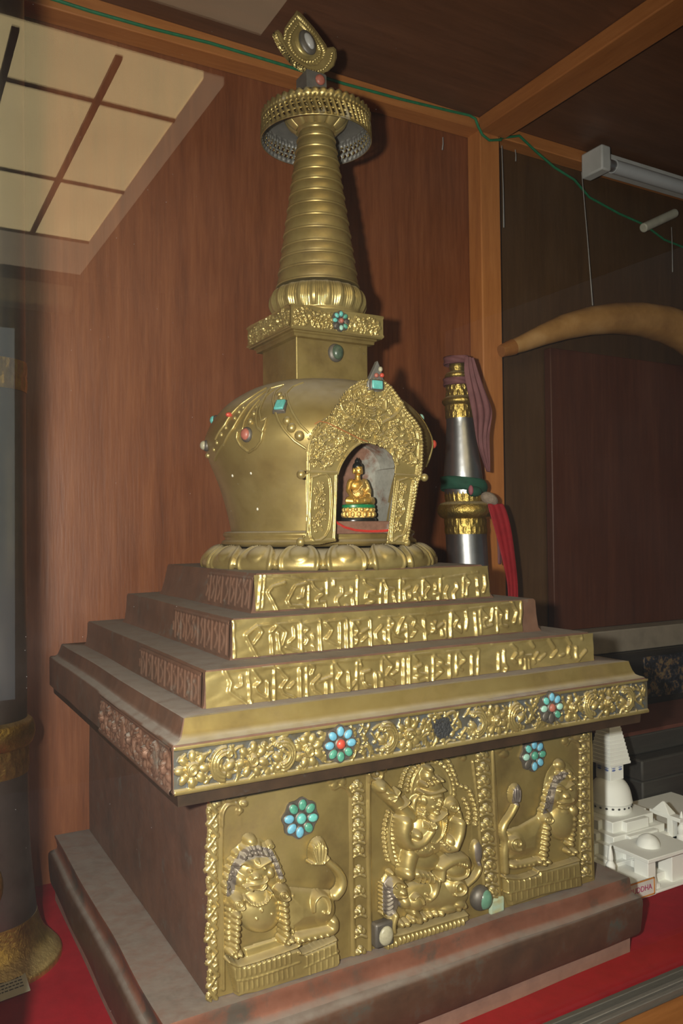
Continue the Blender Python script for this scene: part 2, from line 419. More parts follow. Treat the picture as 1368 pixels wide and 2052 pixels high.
struct(ch.build('trim_7', ALU, bevel=0.0006))
struct(MB().box((-1.0, -0.34, ZC-0.005), (1.7, -0.27, ZC+0.05)).build('trim_8', BEAM))
# the pane: clear glass with a thin film of dust
gm = bpy.data.materials.new('dusty_glass'); gm.use_nodes = True; t = gm.node_tree; n, l = t.nodes, t.links
n.remove(n['Principled BSDF']); out = n['Material Output']
lw = n.new('ShaderNodeLayerWeight'); lw.inputs['Blend'].default_value = 0.5
fr = mathn(n, l, 'ADD', mathn(n, l, 'MULTIPLY', mathn(n, l, 'POWER', lw.outputs['Facing'], 5.0), 0.96), 0.042)
tr = n.new('ShaderNodeBsdfTransparent'); tr.inputs[0].default_value = (0.985, 0.99, 0.98, 1)
gl = n.new('ShaderNodeBsdfGlossy'); gl.inputs['Roughness'].default_value = 0.0
mx = n.new('ShaderNodeMixShader'); l.new(fr, mx.inputs[0]); l.new(tr.outputs[0], mx.inputs[1]); l.new(gl.outputs[0], mx.inputs[2])
df = n.new('ShaderNodeBsdfDiffuse'); df.inputs[0].default_value = (0.8, 0.8, 0.8, 1)
dn = noise_node(n, l, 7, 6, 0.7); dm = n.new('ShaderNodeMapRange'); dm.inputs[1].default_value = 0.3; dm.inputs[2].default_value = 0.75
dm.inputs[3].default_value = 0.0008; dm.inputs[4].default_value = 0.0035; l.new(dn.outputs['Fac'], dm.inputs[0])
vo = n.new('ShaderNodeTexVoronoi'); vo.inputs['Scale'].default_value = 190
gg = n.new('ShaderNodeNewGeometry'); l.new(gg.outputs['Position'], vo.inputs['Vector'])
spk = n.new('ShaderNodeMapRange'); spk.inputs[1].default_value = 0.045; spk.inputs[2].default_value = 0.03; l.new(vo.outputs['Distance'], spk.inputs[0])
vr = n.new('ShaderNodeSeparateColor'); l.new(vo.outputs['Color'], vr.inputs[0])
keepf = mathn(n, l, 'GREATER_THAN', vr.outputs[0], 0.86)
fac = mathn(n, l, 'ADD', dm.outputs[0], mathn(n, l, 'MULTIPLY', mathn(n, l, 'MULTIPLY', spk.outputs[0], keepf), 0.10))
m2 = n.new('ShaderNodeMixShader'); l.new(fac, m2.inputs[0]); l.new(mx.outputs[0], m2.inputs[1]); l.new(df.outputs[0], m2.inputs[2])
l.new(m2.outputs[0], out.inputs[0])
struct(MB().box((-0.366, YG-0.002, -0.066), (1.7, YG+0.002, ZC-0.006)).build('window_1', gm, smooth=0))
struct(MB().box((-1.0, YG-0.002, -0.066), (-0.412, YG+0.002, ZC-0.006)).build('window_2', gm, smooth=0))

# the room in front of the case: a laylight ceiling that the pane mirrors
HC = 1.70
def glow(name, c, s):
    m = bpy.data.materials.new(name); m.use_nodes = True; t = m.node_tree; n = t.nodes
    b = n['Principled BSDF']; b.inputs['Base Color'].default_value = (*c, 1); b.inputs['Emission Color'].default_value = (*c, 1)
    b.inputs['Emission Strength'].default_value = s
    nz = noise_node(n, t.links, 2.2, 5, 0.6)
    t.links.new(ramp(n, t.links, nz.outputs['Fac'], [(0.3, tuple(x*0.82 for x in c)), (0.7, c)]).outputs[0], b.inputs['Emission Color'])
    return m
LAY = glow('laylight_pane', (1.0, 0.77, 0.38), 3.4); LAY2 = glow('laylight_pane_dim', (1.0, 0.76, 0.46), 1.1)
DAY = glow('daylight_pane', (0.70, 0.86, 1.0), 0.45)
BAR = plain('dark_bar', (0.05, 0.045, 0.04), 0.6)
w3 = struct(MB().box((-1.3, -3.60, HC), (0.42, -2.05, HC+0.02)).build('window_3', LAY, smooth=0))
fr3 = MB()
for x in (-1.3, -1.0, -0.64, -0.37, -0.104, 0.170): fr3.box((x-0.010, -3.60, HC-0.012), (x+0.010, -2.05, HC-0.001))
for y in (-2.325, -2.965, -3.595): fr3.box((-1.3, y-0.008, HC-0.010), (0.42, y+0.008, HC-0.001))
fr3.build('frame', BAR, w3)
MB().box((0.42, -4.1, HC-0.004), (0.485, -2.05, HC+0.019)).box((-1.3, -4.1, HC-0.004), (0.42, -3.605, HC+0.019)).build('glowing_moulding', glow('moulding_glow', (1.0, 0.78, 0.5), 0.9), w3, smooth=0)  # opaque moulding round the laylight, given a glow of its own
struct(MB().box((-1.3, -1.775, HC), (0.485, -1.0, HC+0.02)).build('window_4', LAY2, smooth=0))
struct(MB().box((-2.5, -4.4, HC+0.021), (3.0, -0.36, HC+0.06)).build('ceiling.001', ROOMDARK))
struct(MB().box((-2.5, -4.42, -1.0), (3.0, -4.30, HC+0.06)).build('wall_front', ROOMDARK))
zt, zb = at_y(60, 575, 3.74)[2], at_y(60, 622, 3.74)[2]
struct(MB().box((-2.5, -4.30, zb), (0.47, -4.18, zt)).build('trim_10', PLASTER, bevel=0.01))
a, b = at_y(28, 660, 3.74), at_y(28, 1400, 3.74)
w5 = struct(MB().box((a[0]-0.75, -4.30, b[2]), (a[0], -4.28, a[2])).build('window_5', DAY, smooth=0))

# ================================================================== HORNS
SILVER = dusty('silver_sheet', [(0.25, (0.36, 0.36, 0.36)), (0.5, (0.47, 0.47, 0.48)), (0.75, (0.58, 0.58, 0.58))], 0.95, 0.33, 18, dust=0.7,
               bump=0.10, bump_scale=90)
SILVER_DARK = dusty('dark_silver_sheet', [(0.25, (0.20, 0.20, 0.21)), (0.75, (0.34, 0.34, 0.35))], 0.9, 0.40, 14, dust=0.7, bump=0.1, bump_scale=60)
BRASS = dusty('brass_collar', [(0.3, (0.36, 0.25, 0.06)), (0.7, (0.62, 0.45, 0.13))], 0.9, 0.34, 60, dust=0.7, bump=0.6, bump_scale=260)
def bumpy_band(prof, c, tilt, nseg, amp, cnt, rows):
    m = MB(); V = []; F = []; k = len(prof)
    for i, (r, z) in enumerate(prof):
        ox, oy = c[0]+tilt[0]*(z-tilt[2]), c[1]+tilt[1]*(z-tilt[2])
        for j in range(nseg):
            q = 2*PI*j/nseg; rr = r+amp*max(0, math.sin(cnt*q+PI*int(i/k*rows)))*math.sin(PI*((i/k*rows) % 1.0))
            V.append((ox+rr*math.cos(q), oy+rr*math.sin(q), z))
    for i in range(k-1):
        for j in range(nseg): F.append((i*nseg+j, i*nseg+(j+1) % nseg, (i+1)*nseg+(j+1) % nseg, (i+1)*nseg+j))
    F.append(tuple(reversed(range(nseg)))); F.append(tuple(range((k-1)*nseg, k*nseg)))
    return m.add(V, F)
def lin(a, b, n): return [(a[0]+(b[0]-a[0])*i/(n-1), a[1]+(b[1]-a[1])*i/(n-1)) for i in range(n)]

# right horn, standing behind the shrine and leaning slightly left
HX, HY = 0.3332, 0.160
tl = (-0.048, 0.0, 0.31)
horn = thing('ceremonial_horn', 'slim silver and brass horn tied with scarves, standing against the orange post', 'horn', (HX, HY, ZF))
MB().lathe([(0.036, ZF), (0.034, 0.0), (0.0305, 0.10), (0.0298, 0.347)], 48, (HX, HY), tl).build('tube', SILVER, horn)
bumpy_band(lin((0.0302, 0.340), (0.0302, 0.3625), 17), (HX, HY), tl, 192, 0.0008, 24, 2).build('collar', BRASS, horn)
MB().lathe(smoothprof([(0.030, 0.362), (0.037, 0.366), (0.0405, 0.374), (0.037, 0.383), (0.029, 0.387)]), 64, (HX, HY), tl).build('ring', BRASS, horn)
bumpy_band(lin((0.0270, 0.386), (0.0280, 0.401), 13), (HX, HY), tl, 192, 0.001, 24, 1).build('collar', BRASS, horn)
MB().lathe(smoothprof([(0.0282, 0.398), (0.0280, 0.425), (0.0238, 0.465), (0.0203, 0.500), (0.0205, 0.512)]), 48, (HX, HY), tl).build('tube', SILVER, horn)
bumpy_band(lin((0.0208, 0.508), (0.0208, 0.527), 17), (HX, HY), tl, 160, 0.0007, 20, 2).build('collar', BRASS, horn)
MB().lathe(smoothprof([(0.0195, 0.526), (0.0240, 0.530), (0.0252, 0.5335), (0.0235, 0.537), (0.020, 0.540)]), 48, (HX, HY), tl).build('ring', BRASS, horn)
bumpy_band(lin((0.0185, 0.539), (0.0175, 0.556), 17), (HX, HY), tl, 160, 0.0012, 16, 2).build('collar', BRASS, horn)
MB().lathe(smoothprof([(0.0175, 0.555), (0.0185, 0.560), (0.0170, 0.565), (0.0195, 0.570), (0.0170, 0.5745), (0.011, 0.577), (0.0125, 0.583), (0.011, 0.590)]), 48, (HX, HY), tl).build('mouth_piece', BRASS, horn)
MB().lathe([(0.014, 0.5905), (0.0165, 0.5935), (0.0145, 0.597), (0.005, 0.5985)], 40, (HX, HY), tl).build('lip_plate', BRASS, horn)

def cloth(px_strip, Ys, mat, name, label, parent=None, thick=0.0016, wav=0.003, seg=10):
    """hanging strip: list of (left px, right px) edges top to bottom with depth"""
    V = []; F = []; k = len(px_strip)
    for i, (a, b) in enumerate(px_strip):
        Y = Ys[i]; A, B = at_y(*a, Y), at_y(*b, Y)
        for j in range(seg+1):
            p = A+(B-A)*j/seg; V.append((p[0], p[1]+wav*math.sin(j*1.9+i*0.7)*(1+0.3*math.sin(i*1.3)), p[2]))
    for i in range(k-1):
        for j in range(seg): F.append((i*(seg+1)+j, i*(seg+1)+j+1, (i+1)*(seg+1)+j+1, (i+1)*(seg+1)+j))
    o0 = origin_of(parent) if parent is not None else Vector((0, 0, 0))
    me = bpy.data.meshes.new(name); me.from_pydata([tuple(Vector(p)-o0) for p in V], [], F)
    o = finish(name, me, mat, parent, 180)
    s = o.modifiers.new('thickness', 'SOLIDIFY'); s.thickness = thick; s.offset = 0
    u = o.modifiers.new('soft', 'SUBSURF'); u.levels = 1; u.render_levels = 2
    if label: tag(o, label[0], label[1])
    return o
MAUVE = plain('dusty_mauve_silk', (0.20, 0.075, 0.080), 0.75, 0, (0.13, 0.045, 0.048), 60)
GREENCL = plain('green_cloth', (0.012, 0.085, 0.05), 0.8, 0, (0.008, 0.05, 0.03), 90)
REDSILK = plain('red_ribbon', (0.33, 0.008, 0.016), 0.65, 0, (0.22, 0.005, 0.010), 50)
FLUFF = plain('grey_fluff', (0.34, 0.27, 0.21), 0.95, 0, (0.2, 0.15, 0.12), 200, bump=0.8)
# mauve scarf: wraps the horn top and falls on the right
sc = thing('scarf', 'faded mauve scarf draped over the top of the slim horn by the post', 'scarf', (HX, HY, 0.56))
cloth([((932, 712), (948, 716)), ((930, 740), (958, 745)), ((938, 780), (970, 775)), ((945, 815), (986, 812)), ((950, 850), (988, 830)),
       ((952, 880), (980, 860)), ((958, 905), (977, 885)), ((968, 930), (979, 905)), ((976, 946), (981, 948))],
      [0.128, 0.128, 0.126, 0.125, 0.126, 0.128, 0.130, 0.132, 0.135], MAUVE, 'tail', None, sc)
def wrapring(c, r, z0, z1, mat, name, parent, amp=0.0012, tilt=tl, slope=0.0):
    V = []; F = []; n = 48; k = 7
    for i in range(k):
        z = z0+(z1-z0)*i/(k-1); bul = 0.0015*math.sin(PI*i/(k-1))
        for j in range(n):
            q = 2*PI*j/n; rr = r+bul+amp*math.sin(3*q+i*1.1); zz = z+slope*math.cos(q)
            V.append((c[0]+tilt[0]*(zz-tilt[2])+rr*math.cos(q), c[1]+rr*math.sin(q), zz))
    for i in range(k-1):
        for j in range(n): F.append((i*n+j, i*n+(j+1) % n, (i+1)*n+(j+1) % n, (i+1)*n+j))
    m = MB(); m.add(V, F); o = m.build(name, mat, parent, 180)
    s = o.modifiers.new('thickness', 'SOLIDIFY'); s.thickness = 0.0012; s.offset = 1; return o
wrapring((HX, HY), 0.0195, 0.5565, 0.5665, MAUVE, 'wrap', sc)
wrapring((HX, HY), 0.0175, 0.587, 0.5975, MAUVE, 'wrap', sc)
gw = thing('cloth_band', 'dark green cloth tied round the slim silver horn at its waist', 'cloth', (HX, HY, 0.40))
wrapring((HX, HY), 0.0312, 0.4015, 0.4195, GREENCL, 'band', gw, 0.001, tl, -0.004)
MB().ell(at_y(950, 985, 0.125), (0.0125, 0.008, 0.0075), 18, 10).build('knot', GREENCL, gw)
MB().ell(at_y(943, 982, 0.120), (0.0035, 0.004, 0.007), 14, 10).build('pink_tie', plain('pink_tie', (0.34, 0.10, 0.13), 0.7), gw)
tag(MB().ell(at_y(980, 1000, 0.128), (0.0145, 0.011, 0.009), 24, 14, Matrix.Rotation(0.5, 3, 'Y')).build('fur_tuft', FLUFF), 'small grey fur tuft at the knot above the red ribbon', 'tuft')
cloth([((975, 1008), (1008, 1008)), ((985, 1040), (1020, 1036)), ((998, 1085), (1028, 1080)), ((1008, 1130), (1033, 1126)), ((1016, 1165), (1037, 1163)), ((1018, 1200), (1038, 1200)), ((1018, 1240), (1038, 1240))],
      [0.122, 0.119, 0.120, 0.122, 0.124, 0.126, 0.128], REDSILK, 'ribbon', ('bright red ribbon hanging from the knot beside the orange post', 'ribbon'), wav=0.0006)
cloth([((990, 1012), (1000, 1012)), ((994, 1060), (1003, 1060)), ((998, 1105), (1006, 1105)), ((997, 1132), (1005, 1132))], [0.132]*4, MAUVE, 'ribbon.001',
      ('narrow faded mauve ribbon hanging behind the red ribbon', 'ribbon'), wav=0.001, seg=4)

# left horn, standing on its bell in the mullion's shade
LX, LY = -0.3185, 0.100
lh = thing('ceremonial_horn.001', 'large dark horn standing on its gilt bell at the left edge of the case', 'horn', (LX, LY, ZF))
MB().lathe(smoothprof([(0.0700, ZF), (0.0695, ZF+0.004), (0.0655, ZF+0.009), (0.056, ZF+0.020), (0.0500, ZF+0.032), (0.0462, ZF+0.046)]), 72, (LX, LY)).build('bell', BRASS, lh)
MB().lathe(smoothprof([(0.0460, ZF+0.045), (0.0425, ZF+0.08), (0.0395, ZF+0.12), (0.0375, 0.120)]), 64, (LX, LY)).build('tube', SILVER_DARK, lh)
bumpy_band(lin((0.0385, 0.110), (0.0385, 0.137), 17), (LX, LY), (0, 0, 0), 192, 0.0008, 24, 2).build('collar', BRASS, lh)
MB().lathe(smoothprof([(0.038, 0.136), (0.0425, 0.140), (0.0450, 0.150), (0.0425, 0.160), (0.037, 0.164)]), 64, (LX, LY)).build('ring', BRASS, lh)
MB().lathe(lin((0.0372, 0.162), (0.0362, 0.500), 6), 64, (LX, LY)).build('tube', SILVER_DARK, lh)
bumpy_band(lin((0.0372, 0.490), (0.0372, 0.52), 17), (LX, LY), (0, 0, 0), 192, 0.0008, 24, 2).build('collar', BRASS, lh)
MB().lathe(lin((0.0362, 0.518), (0.0352, 0.985), 6), 64, (LX, LY)).build('tube', SILVER_DARK, lh)
# turquoise cloth scrap around the horn, brass medallion
P = at_y(8, 1790, LY-0.038)
MB().ell((LX-0.006, LY-0.0405, 0.012), (0.016, 0.006, 0.026), 24, 12).build('medallion', BRASS, lh)
# paper label lying in front of the bell
PAPER = plain('old_paper', (0.52, 0.50, 0.40), 0.8)
INK = plain('ink', (0.05, 0.05, 0.05), 0.8)
pl = thing('paper_label', 'small typed paper label lying on red cloth before the dark horn', 'label', (-0.320, 0.025, ZF))
A, B, Cc = at_z(45, 1932, -0.062), at_z(61, 1985, -0.0735), at_z(-40, 2022, -0.0735)
D = A+(Cc-B)
MB().prism([A, B, Cc, D], (0, 0, 1), 0.0006).build('card', PAPER, pl, 0)
ink = MB(); random.seed(3)
for i in range(6):
    s = 0.2+0.11*i; t0 = 0.10
    while t0 < 0.92:
        ln = random.uniform(0.03, 0.09)
        q = [A+(B-A)*ss+(Cc-B)*tt+np.array([0, 0, 0.0007]) for ss, tt in ((s, t0), (s+0.035, t0), (s+0.035, t0+ln), (s, t0+ln))]
        ink.prism(q, (0, 0, 1), 0.0002); t0 += ln+0.02
ink.build('typed_lines', INK, pl, 0)

# ================================================================== RIGHT-HAND BAY
ENAMEL = plain('white_enamel', (0.55, 0.55, 0.53), 0.45, 0, (0.45, 0.45, 0.43), 30)
TUBEG = plain('tube_glass', (0.50, 0.51, 0.52), 0.2, 0, (0.44, 0.45, 0.46), 20)
fx0 = at_y(1186, 322, 0.20); FZ = fx0[2]
lf = thing('fluorescent_lamp', 'unlit white fluorescent tube lamp fixed along the back wall batten', 'lamp', (fx0[0], 0.205, FZ))
x0, x1 = fx0[0], 1.45
MB().box((x0+0.012, 0.196, FZ-0.006), (x1, 0.2255, FZ+0.020)).build('housing', ENAMEL, lf, bevel=0.002)
MB().box((x0, 0.178, FZ-0.022), (x0+0.022, 0.2255, FZ+0.021)).build('lamp_holder', ENAMEL, lf, bevel=0.003)
MB().tube([(x0+0.020, 0.186, FZ-0.008), (x0+0.036, 0.186, FZ-0.008)], 0.0095, 20).build('tube_cap', plain('cap_metal', (0.4, 0.4, 0.4), 0.35, 0.8), lf)
MB().tube([(x0+0.035, 0.186, FZ-0.008), (x1, 0.186, FZ-0.008)], 0.0115, 24).build('tube', TUBEG, lf)
st = MB(); S0, S1 = at_y(1288, 457, 0.235), at_y(1352, 427, 0.235)
tag(st.tube([S0, S0+(S1-S0)*0.5, S1], 0.0085, 20).build('lamp_starter', plain('starter_plastic', (0.50, 0.48, 0.38), 0.5), bevel=0.002),
    'small cream starter cylinder hanging on the wire below the tube lamp', 'starter')
WIRE = plain('green_wire', (0.02, 0.20, 0.085), 0.5, 0, (0.012, 0.13, 0.055), 100)
wp = [at_y(x, y, 0.2195) for x, y in ((40, -22), (115, 1), (180, 22), (300, 56), (420, 86), (560, 128), (690, 168), (800, 198), (900, 222), (940, 231))]
wp += [at_y(x, y, 0.218) for x, y in ((952, 238), (958, 254), (966, 270), (980, 281))]
wp += [(0.4615, 0.2200, 0.978), (0.4650, 0.2240, 0.9835)]
wp += [at_y(x, y, 0.224) for x, y in ((1040, 272), (1075, 305), (1110, 335), (1150, 360))]
wp += [at_y(x, y, 0.240) for x, y in ((1180, 395), (1240, 428), (1290, 450))]
wp += [at_y(x, y, 0.246) for x, y in ((1330, 480), (1380, 500), (1440, 505))]
tag(MB().tube(wp, 0.0021, 8).build('electric_wire', WIRE), 'thin green electric wire running along the orange batten and sagging right', 'wire')
THREAD = plain('cobweb_thread', (0.36, 0.34, 0.32), 0.9)
for i, (xa, ya, xb, yb, Y, r, lab) in enumerate([(1005, 292, 1009, 456, 0.232, 0.0011, 'dusty thread hanging right beside the orange post top'),
                                        (1165, 345, 1187, 612, 0.228, 0.0011, 'longest dusty thread, hanging down to the curved tusk'),
                                        (1345, 455, 1347, 545, 0.240, 0.0010, 'dusty thread hanging below the cream starter at the right edge'),
                                        (887, 275, 886, 300, 0.240, 0.0012, 'shortest dusty thread, hanging left of the orange post'),
                                        (1032, 300, 1033, 323, 0.240, 0.0010, 'short dusty thread hanging from the batten right of the post')]):
    A, B = at_y(xa, ya, Y), at_y(xb, yb, Y)
    tag(MB().tube([A, A+(B-A)*0.5+np.array([0.0008, 0, 0]), B], [r*0.6, r*0.7, r], 6).build('cobweb_thread', THREAD), lab, 'thread', 'cobweb threads')
# tusk on the wall
IV, _t, n, l, b_ = nt('old_ivory')
nz = noise_node(n, l, 18, 5, 0.6)
l.new(ramp(n, l, nz.outputs['Fac'], [(0.3, (0.22, 0.105, 0.03)), (0.55, (0.36, 0.19, 0.06)), (0.75, (0.46, 0.27, 0.11))]).outputs[0], b_.inputs['Base Color'])
b_.inputs['Roughness'].default_value = 0.35
tk = []
tr_ = []
TY = 0.192
for x, yt, yb in ((1004, 692, 715), (1016, 686, 713), (1045, 672, 706), (1085, 651, 693), (1130, 630, 681), (1180, 615, 672), (1230, 607, 669), (1280, 606, 673), (1330, 613, 686), (1368, 625, 702), (1420, 652, 738), (1470, 695, 790)):
    Yt = 0.213-(0.213-TY)*min(1.0, (x-1002)/200.0); A, B = at_y(x, yt, Yt), at_y(x, yb, Yt); tk.append((A+B)/2); tr_.append(max(0.004, np.linalg.norm(A-B)/2*0.98))
tusk = thing('tusk', 'curved brown ivory tusk arching across the dark back wall', 'tusk', tuple(tk[0]))
MB().tube(tk, tr_, 20).build('shaft', IV, tusk, 180)
MB().tube([tk[0]+np.array([-0.0005, 0, -0.0003]), tk[1], tk[1]*0.6+tk[2]*0.4], [tr_[0]+0.0006, tr_[1]+0.0012, tr_[1]+0.0025], 20).build('tip_cap', plain('tip_cap_amber', (0.30, 0.12, 0.03), 0.25), tusk)
# dark red board leaning behind, grey slab, painted chest, manuscript boards
xa = at_y(1107, 1000, 0.236)[0]
tag(MB().box((xa, 0.236, 0.172), (1.5, 0.252, 0.655)).build('wooden_board', CABINET, bevel=0.002), 'tall dark red wooden board standing on the grey slab, right of the post', 'board')
GREYSLAB = plain('grey_slab', (0.25, 0.215, 0.17), 0.85, 0, (0.18, 0.155, 0.125), 30, bump=0.2)
tag(MB().box((0.545, 0.198, 0.133), (1.45, 0.2535, 0.1715)).build('stone_slab', GREYSLAB, bevel=0.002), 'long grey dusty slab lying on the dark painted chest', 'slab')
DARKW = wood('black_lacquer', (0.012, 0.010, 0.008), (0.020, 0.017, 0.014), (0.030, 0.026, 0.02), 0.45, 6, stretch=(0.8, 8, 8))
CH = thing('painted_chest', 'dark painted chest carrying the grey slab at the far right', 'chest', (0.9, 0.2, ZF))
MB().box((0.535, 0.185, ZF), (1.45, 0.2535, 0.1325)).build('body', DARKW, CH, bevel=0.003)
m, t, n, l, b = nt('floral_paint')
vz = noise_node(n, l, 60, 5, 0.7)
l.new(ramp(n, l, vz.outputs['Fac'], [(0.42, (0.012, 0.012, 0.014)), (0.5, (0.02, 0.028, 0.045)), (0.56, (0.16, 0.10, 0.05)), (0.62, (0.20, 0.15, 0.08)), (0.68, (0.03, 0.045, 0.06))]).outputs[0], b.inputs['Base Color'])
pa = at_y(1290, 1400, 0.184); pb = at_y(1290, 1312, 0.184)
MB().box((pa[0], 0.182, pa[2]), (1.40, 0.186, pb[2]-0.004)).build('painted_panel', m, CH, bevel=0.0008)
GREYBOX = wood('grey_black_board', (0.030, 0.028, 0.025), (0.042, 0.039, 0.035), (0.055, 0.051, 0.045), 0.6, 6, stretch=(0.8, 8, 8))
yb_ = 0.046
c1 = at_y(1287, 1545, yb_); zt1 = at_y(1287, 1545, yb_)[2]
z_lo = at_y(1287, 1566, yb_)[2]
tag(MB().box((c1[0], yb_, ZF), (1.35, 0.178, z_lo-0.001)).build('manuscript_board', GREYBOX, bevel=0.003), 'dark grey wooden manuscript block, bottom of the stack behind the white model', 'manuscript')
tag(MB().box((c1[0]-0.004, yb_-0.003, z_lo), (1.35, 0.172, zt1+0.016)).build('manuscript_board', GREYBOX, bevel=0.003), 'dark grey manuscript board in the middle of the stack behind the model', 'manuscript')
zr = at_y(1300, 1468, yb_+0.02)[2]
tag(MB().box((c1[0]-0.030, yb_+0.020, zt1+0.0165), (1.35, 0.180, zr)).build('manuscript_board', GREYBOX, bevel=0.003), 'topmost dark grey manuscript board of the stack behind the model', 'manuscript')
tag(MB().box((c1[0]-0.034, yb_+0.018, zr+0.0003), (1.35, 0.182, zr+0.006)).build('cover_board', plain('red_brown_lacquer', (0.15, 0.055, 0.04), 0.5), bevel=0.001), 'thin red-brown cover board lying on the manuscript stack', 'board')

# ================================================================== THE RELIQUARY
class Zm:      # relief drawn from an enlarged detail: origin and scale of that detail
    def __init__(s, r, ox, oy, k): s.r, s.ox, s.oy, s.k = r, ox, oy, k
    def P(s, x, y): return (s.ox+x/s.k, s.oy+y/s.k)
    def dome(s, x, y, rx, ry=None, h=0.003, rot=0.0, mode='max', p=0.5): s.r.dome(*s.P(x, y), rx/s.k, (ry or rx)/s.k, h, rot, mode, p)
    def stroke(s, pts, r, h, r2=None, mode='max', p=0.5, closed=False): s.r.stroke([s.P(*q) for q in pts], r/s.k, h, mode, (r2 or r)/s.k, p, closed)
    def beads(s, pts, r, h, step=1.8): s.r.beads([s.P(*q) for q in pts], r/s.k, h, step)
    def poly(s, pts, h, bev, mode='max'): s.r.poly([s.P(*q) for q in pts], h, bev/s.k, mode)
    def spiral(s, x, y, r, w, h, turns=1.6, a0=0.0, sgn=1): s.r.spiral(*s.P(x, y), r/s.k, w/s.k, h, turns, a0, sgn)

stupa = thing('reliquary_stupa', 'large gilt and dark copper stupa shrine filling the middle of the case', 'stupa', (0, 0, ZF))
sqloft([(-0.236, 0.238, -0.2185, 0.205, ZF+0.0002), (-0.236, 0.238, -0.2185, 0.205, -0.056)], 20, 0.0012, skew=0.028).build('base_board', plain('raw_base_board', (0.26, 0.15, 0.115), 0.8, 0, (0.17, 0.095, 0.075), 40), stupa)
PLINTHD = dusty('plinth_copper', [(0.25, (0.050, 0.024, 0.014)), (0.5, (0.095, 0.042, 0.022)), (0.8, (0.15, 0.062, 0.036))], 0.4, 0.5, 22, dust=0.9,
                 dust_col=(0.18, 0.148, 0.128), base_dust=0.10, stain=(0.05, 0.055, 0.045), stain_lim=(0.54, 0.68), stain_scale=22, bump=0.25, bump_scale=60)
sqloft([(-0.240, 0.246, -0.222, 0.212, -0.0585), (-0.241, 0.2475, -0.224, 0.213, -0.055), (-0.2425, 0.2485, -0.2255, 0.214, -0.042), (-0.243, 0.2490, -0.2265, 0.214, -0.027), (-0.2425, 0.2488, -0.2262, 0.214, -0.0235),
        (-0.2405, 0.2470, -0.2240, 0.212, -0.0205), (-0.2375, 0.2430, -0.2195, 0.209, -0.0185), (-0.2300, 0.234, -0.209, 0.2, -0.018)], 40, 0.0022, 3.0, skew=0.028).build('plinth', PLINTHD, stupa, 50)
sqloft([(-0.2380, 0.2450, -0.2200, 0.209, -0.0190), (-0.2345, 0.2400, -0.2150, 0.206, -0.0165), (-0.234, 0.2375, -0.2130, 0.205, -0.013),
        (-0.2355, 0.2370, -0.2128, 0.204, -0.006), (-0.237, 0.2365, -0.2125, 0.204, -0.002), (-0.2365, 0.236, -0.2118, 0.203, -0.0004), (-0.21, 0.21, -0.204, 0.201, -0.0002)], 40, 0.0022, 3.0).build('plinth_moulding', COPPER_RED, stupa, 50)
sqloft([sq(0.1985, -0.0005), sq(0.1985, 0.06), sq(0.1985, 0.12), sq(0.1985, 0.162)], 30, 0.001, 1.0).build('body', COPPER, stupa, 50, bevel=0.001)
sqloft([sq(0.226, 0.1565), sq(0.2318, 0.1575), sq(0.2325, 0.166), sq(0.231, 0.1675)], 30, 0.0008, 2.0).build('cornice_moulding', COPPER_DARK, stupa, 40)
sqloft([sq(0.2325, 0.1665), sq(0.2358, 0.1675), sq(0.2362, 0.200), sq(0.2345, 0.2018), sq(0.2305, 0.2025), sq(0.2285, 0.204), sq(0.2270, 0.2075), sq(0.2255, 0.2125), sq(0.2246, 0.2160), sq(0.2235, 0.2166), sq(0.19, 0.2158)],
       46, 0.0013, 5.0).build('cornice', COPPER, stupa, 45)
# gold sheet laid on the front of the cove above the frieze
def sheet_front(name, prof, x0f, x1f, mat, nx=90, jit=0.0006, thick=0.0012):
    V = []; F = []; k = len(prof)
    for (yy, z, xx0, xx1) in prof:
        for i in range(nx+1):
            x = xx0+(xx1-xx0)*i/nx; q = mnoise.noise_vector(Vector((x*14, yy*30, z*30)))*jit
            V.append((x, yy-thick+q.y, z+q.z*0.6+thick*0.3))
    for a in range(k-1):
        for i in range(nx): F.append((a*(nx+1)+i, a*(nx+1)+i+1, (a+1)*(nx+1)+i+1, (a+1)*(nx+1)+i))
    me = bpy.data.meshes.new(name); me.from_pydata([tuple(Vector(v)-origin_of(stupa)) for v in V], [], F)
    return finish(name, me, mat, stupa, 60)
sheet_front('cove_sheet', [(-0.2350, 0.2012, -0.2348, 0.2352), (-0.2315, 0.2026, -0.2310, 0.2315), (-0.2290, 0.2040, -0.2285, 0.229), (-0.2272, 0.2075, -0.2270, 0.2272), (-0.2257, 0.2125, -0.2255, 0.2257), (-0.2248, 0.2164, -0.2246, 0.2248), (-0.2215, 0.2168, -0.2212, 0.2215)],
            0, 0, GOLD_SMOOTH)
tiers = []
for nm, z0, z1, a0, a1, sd in (('lower_tier', 0.2150, 0.2439, 0.2008, 0.1998, 7), ('middle_tier', 0.2438, 0.2768, 0.1642, 0.1628, 9), ('upper_tier', 0.2767, 0.3105, 0.1308, 0.1265, 11)):
    tiers.append(sqloft([sq(a0+0.003, z0), sq(a0+0.0006, z0+0.004), sq((a0+a1)/2, (z0+z1)/2), sq(a1, z1-0.002), sq(a1-0.0012, z1), sq(a1*0.6, z1+0.0004)], 36, 0.0012, sd).build(nm, COPPER, stupa, 45))
def plate(name, a, z0, z1, fn, tier, step=0.0007, x0=None, x1=None, mat=GOLD, slope=0.0, lift=0.0022):
    x0 = -a if x0 is None else x0; x1 = a if x1 is None else x1
    return relief_mesh(name, (0, -a, z0), (1, 0, 0), (0, -1, 0), (x0, x1), (0, z1-z0), step, fn, mat, tier, lift=lift, V=(0, slope, 1), blur=2)
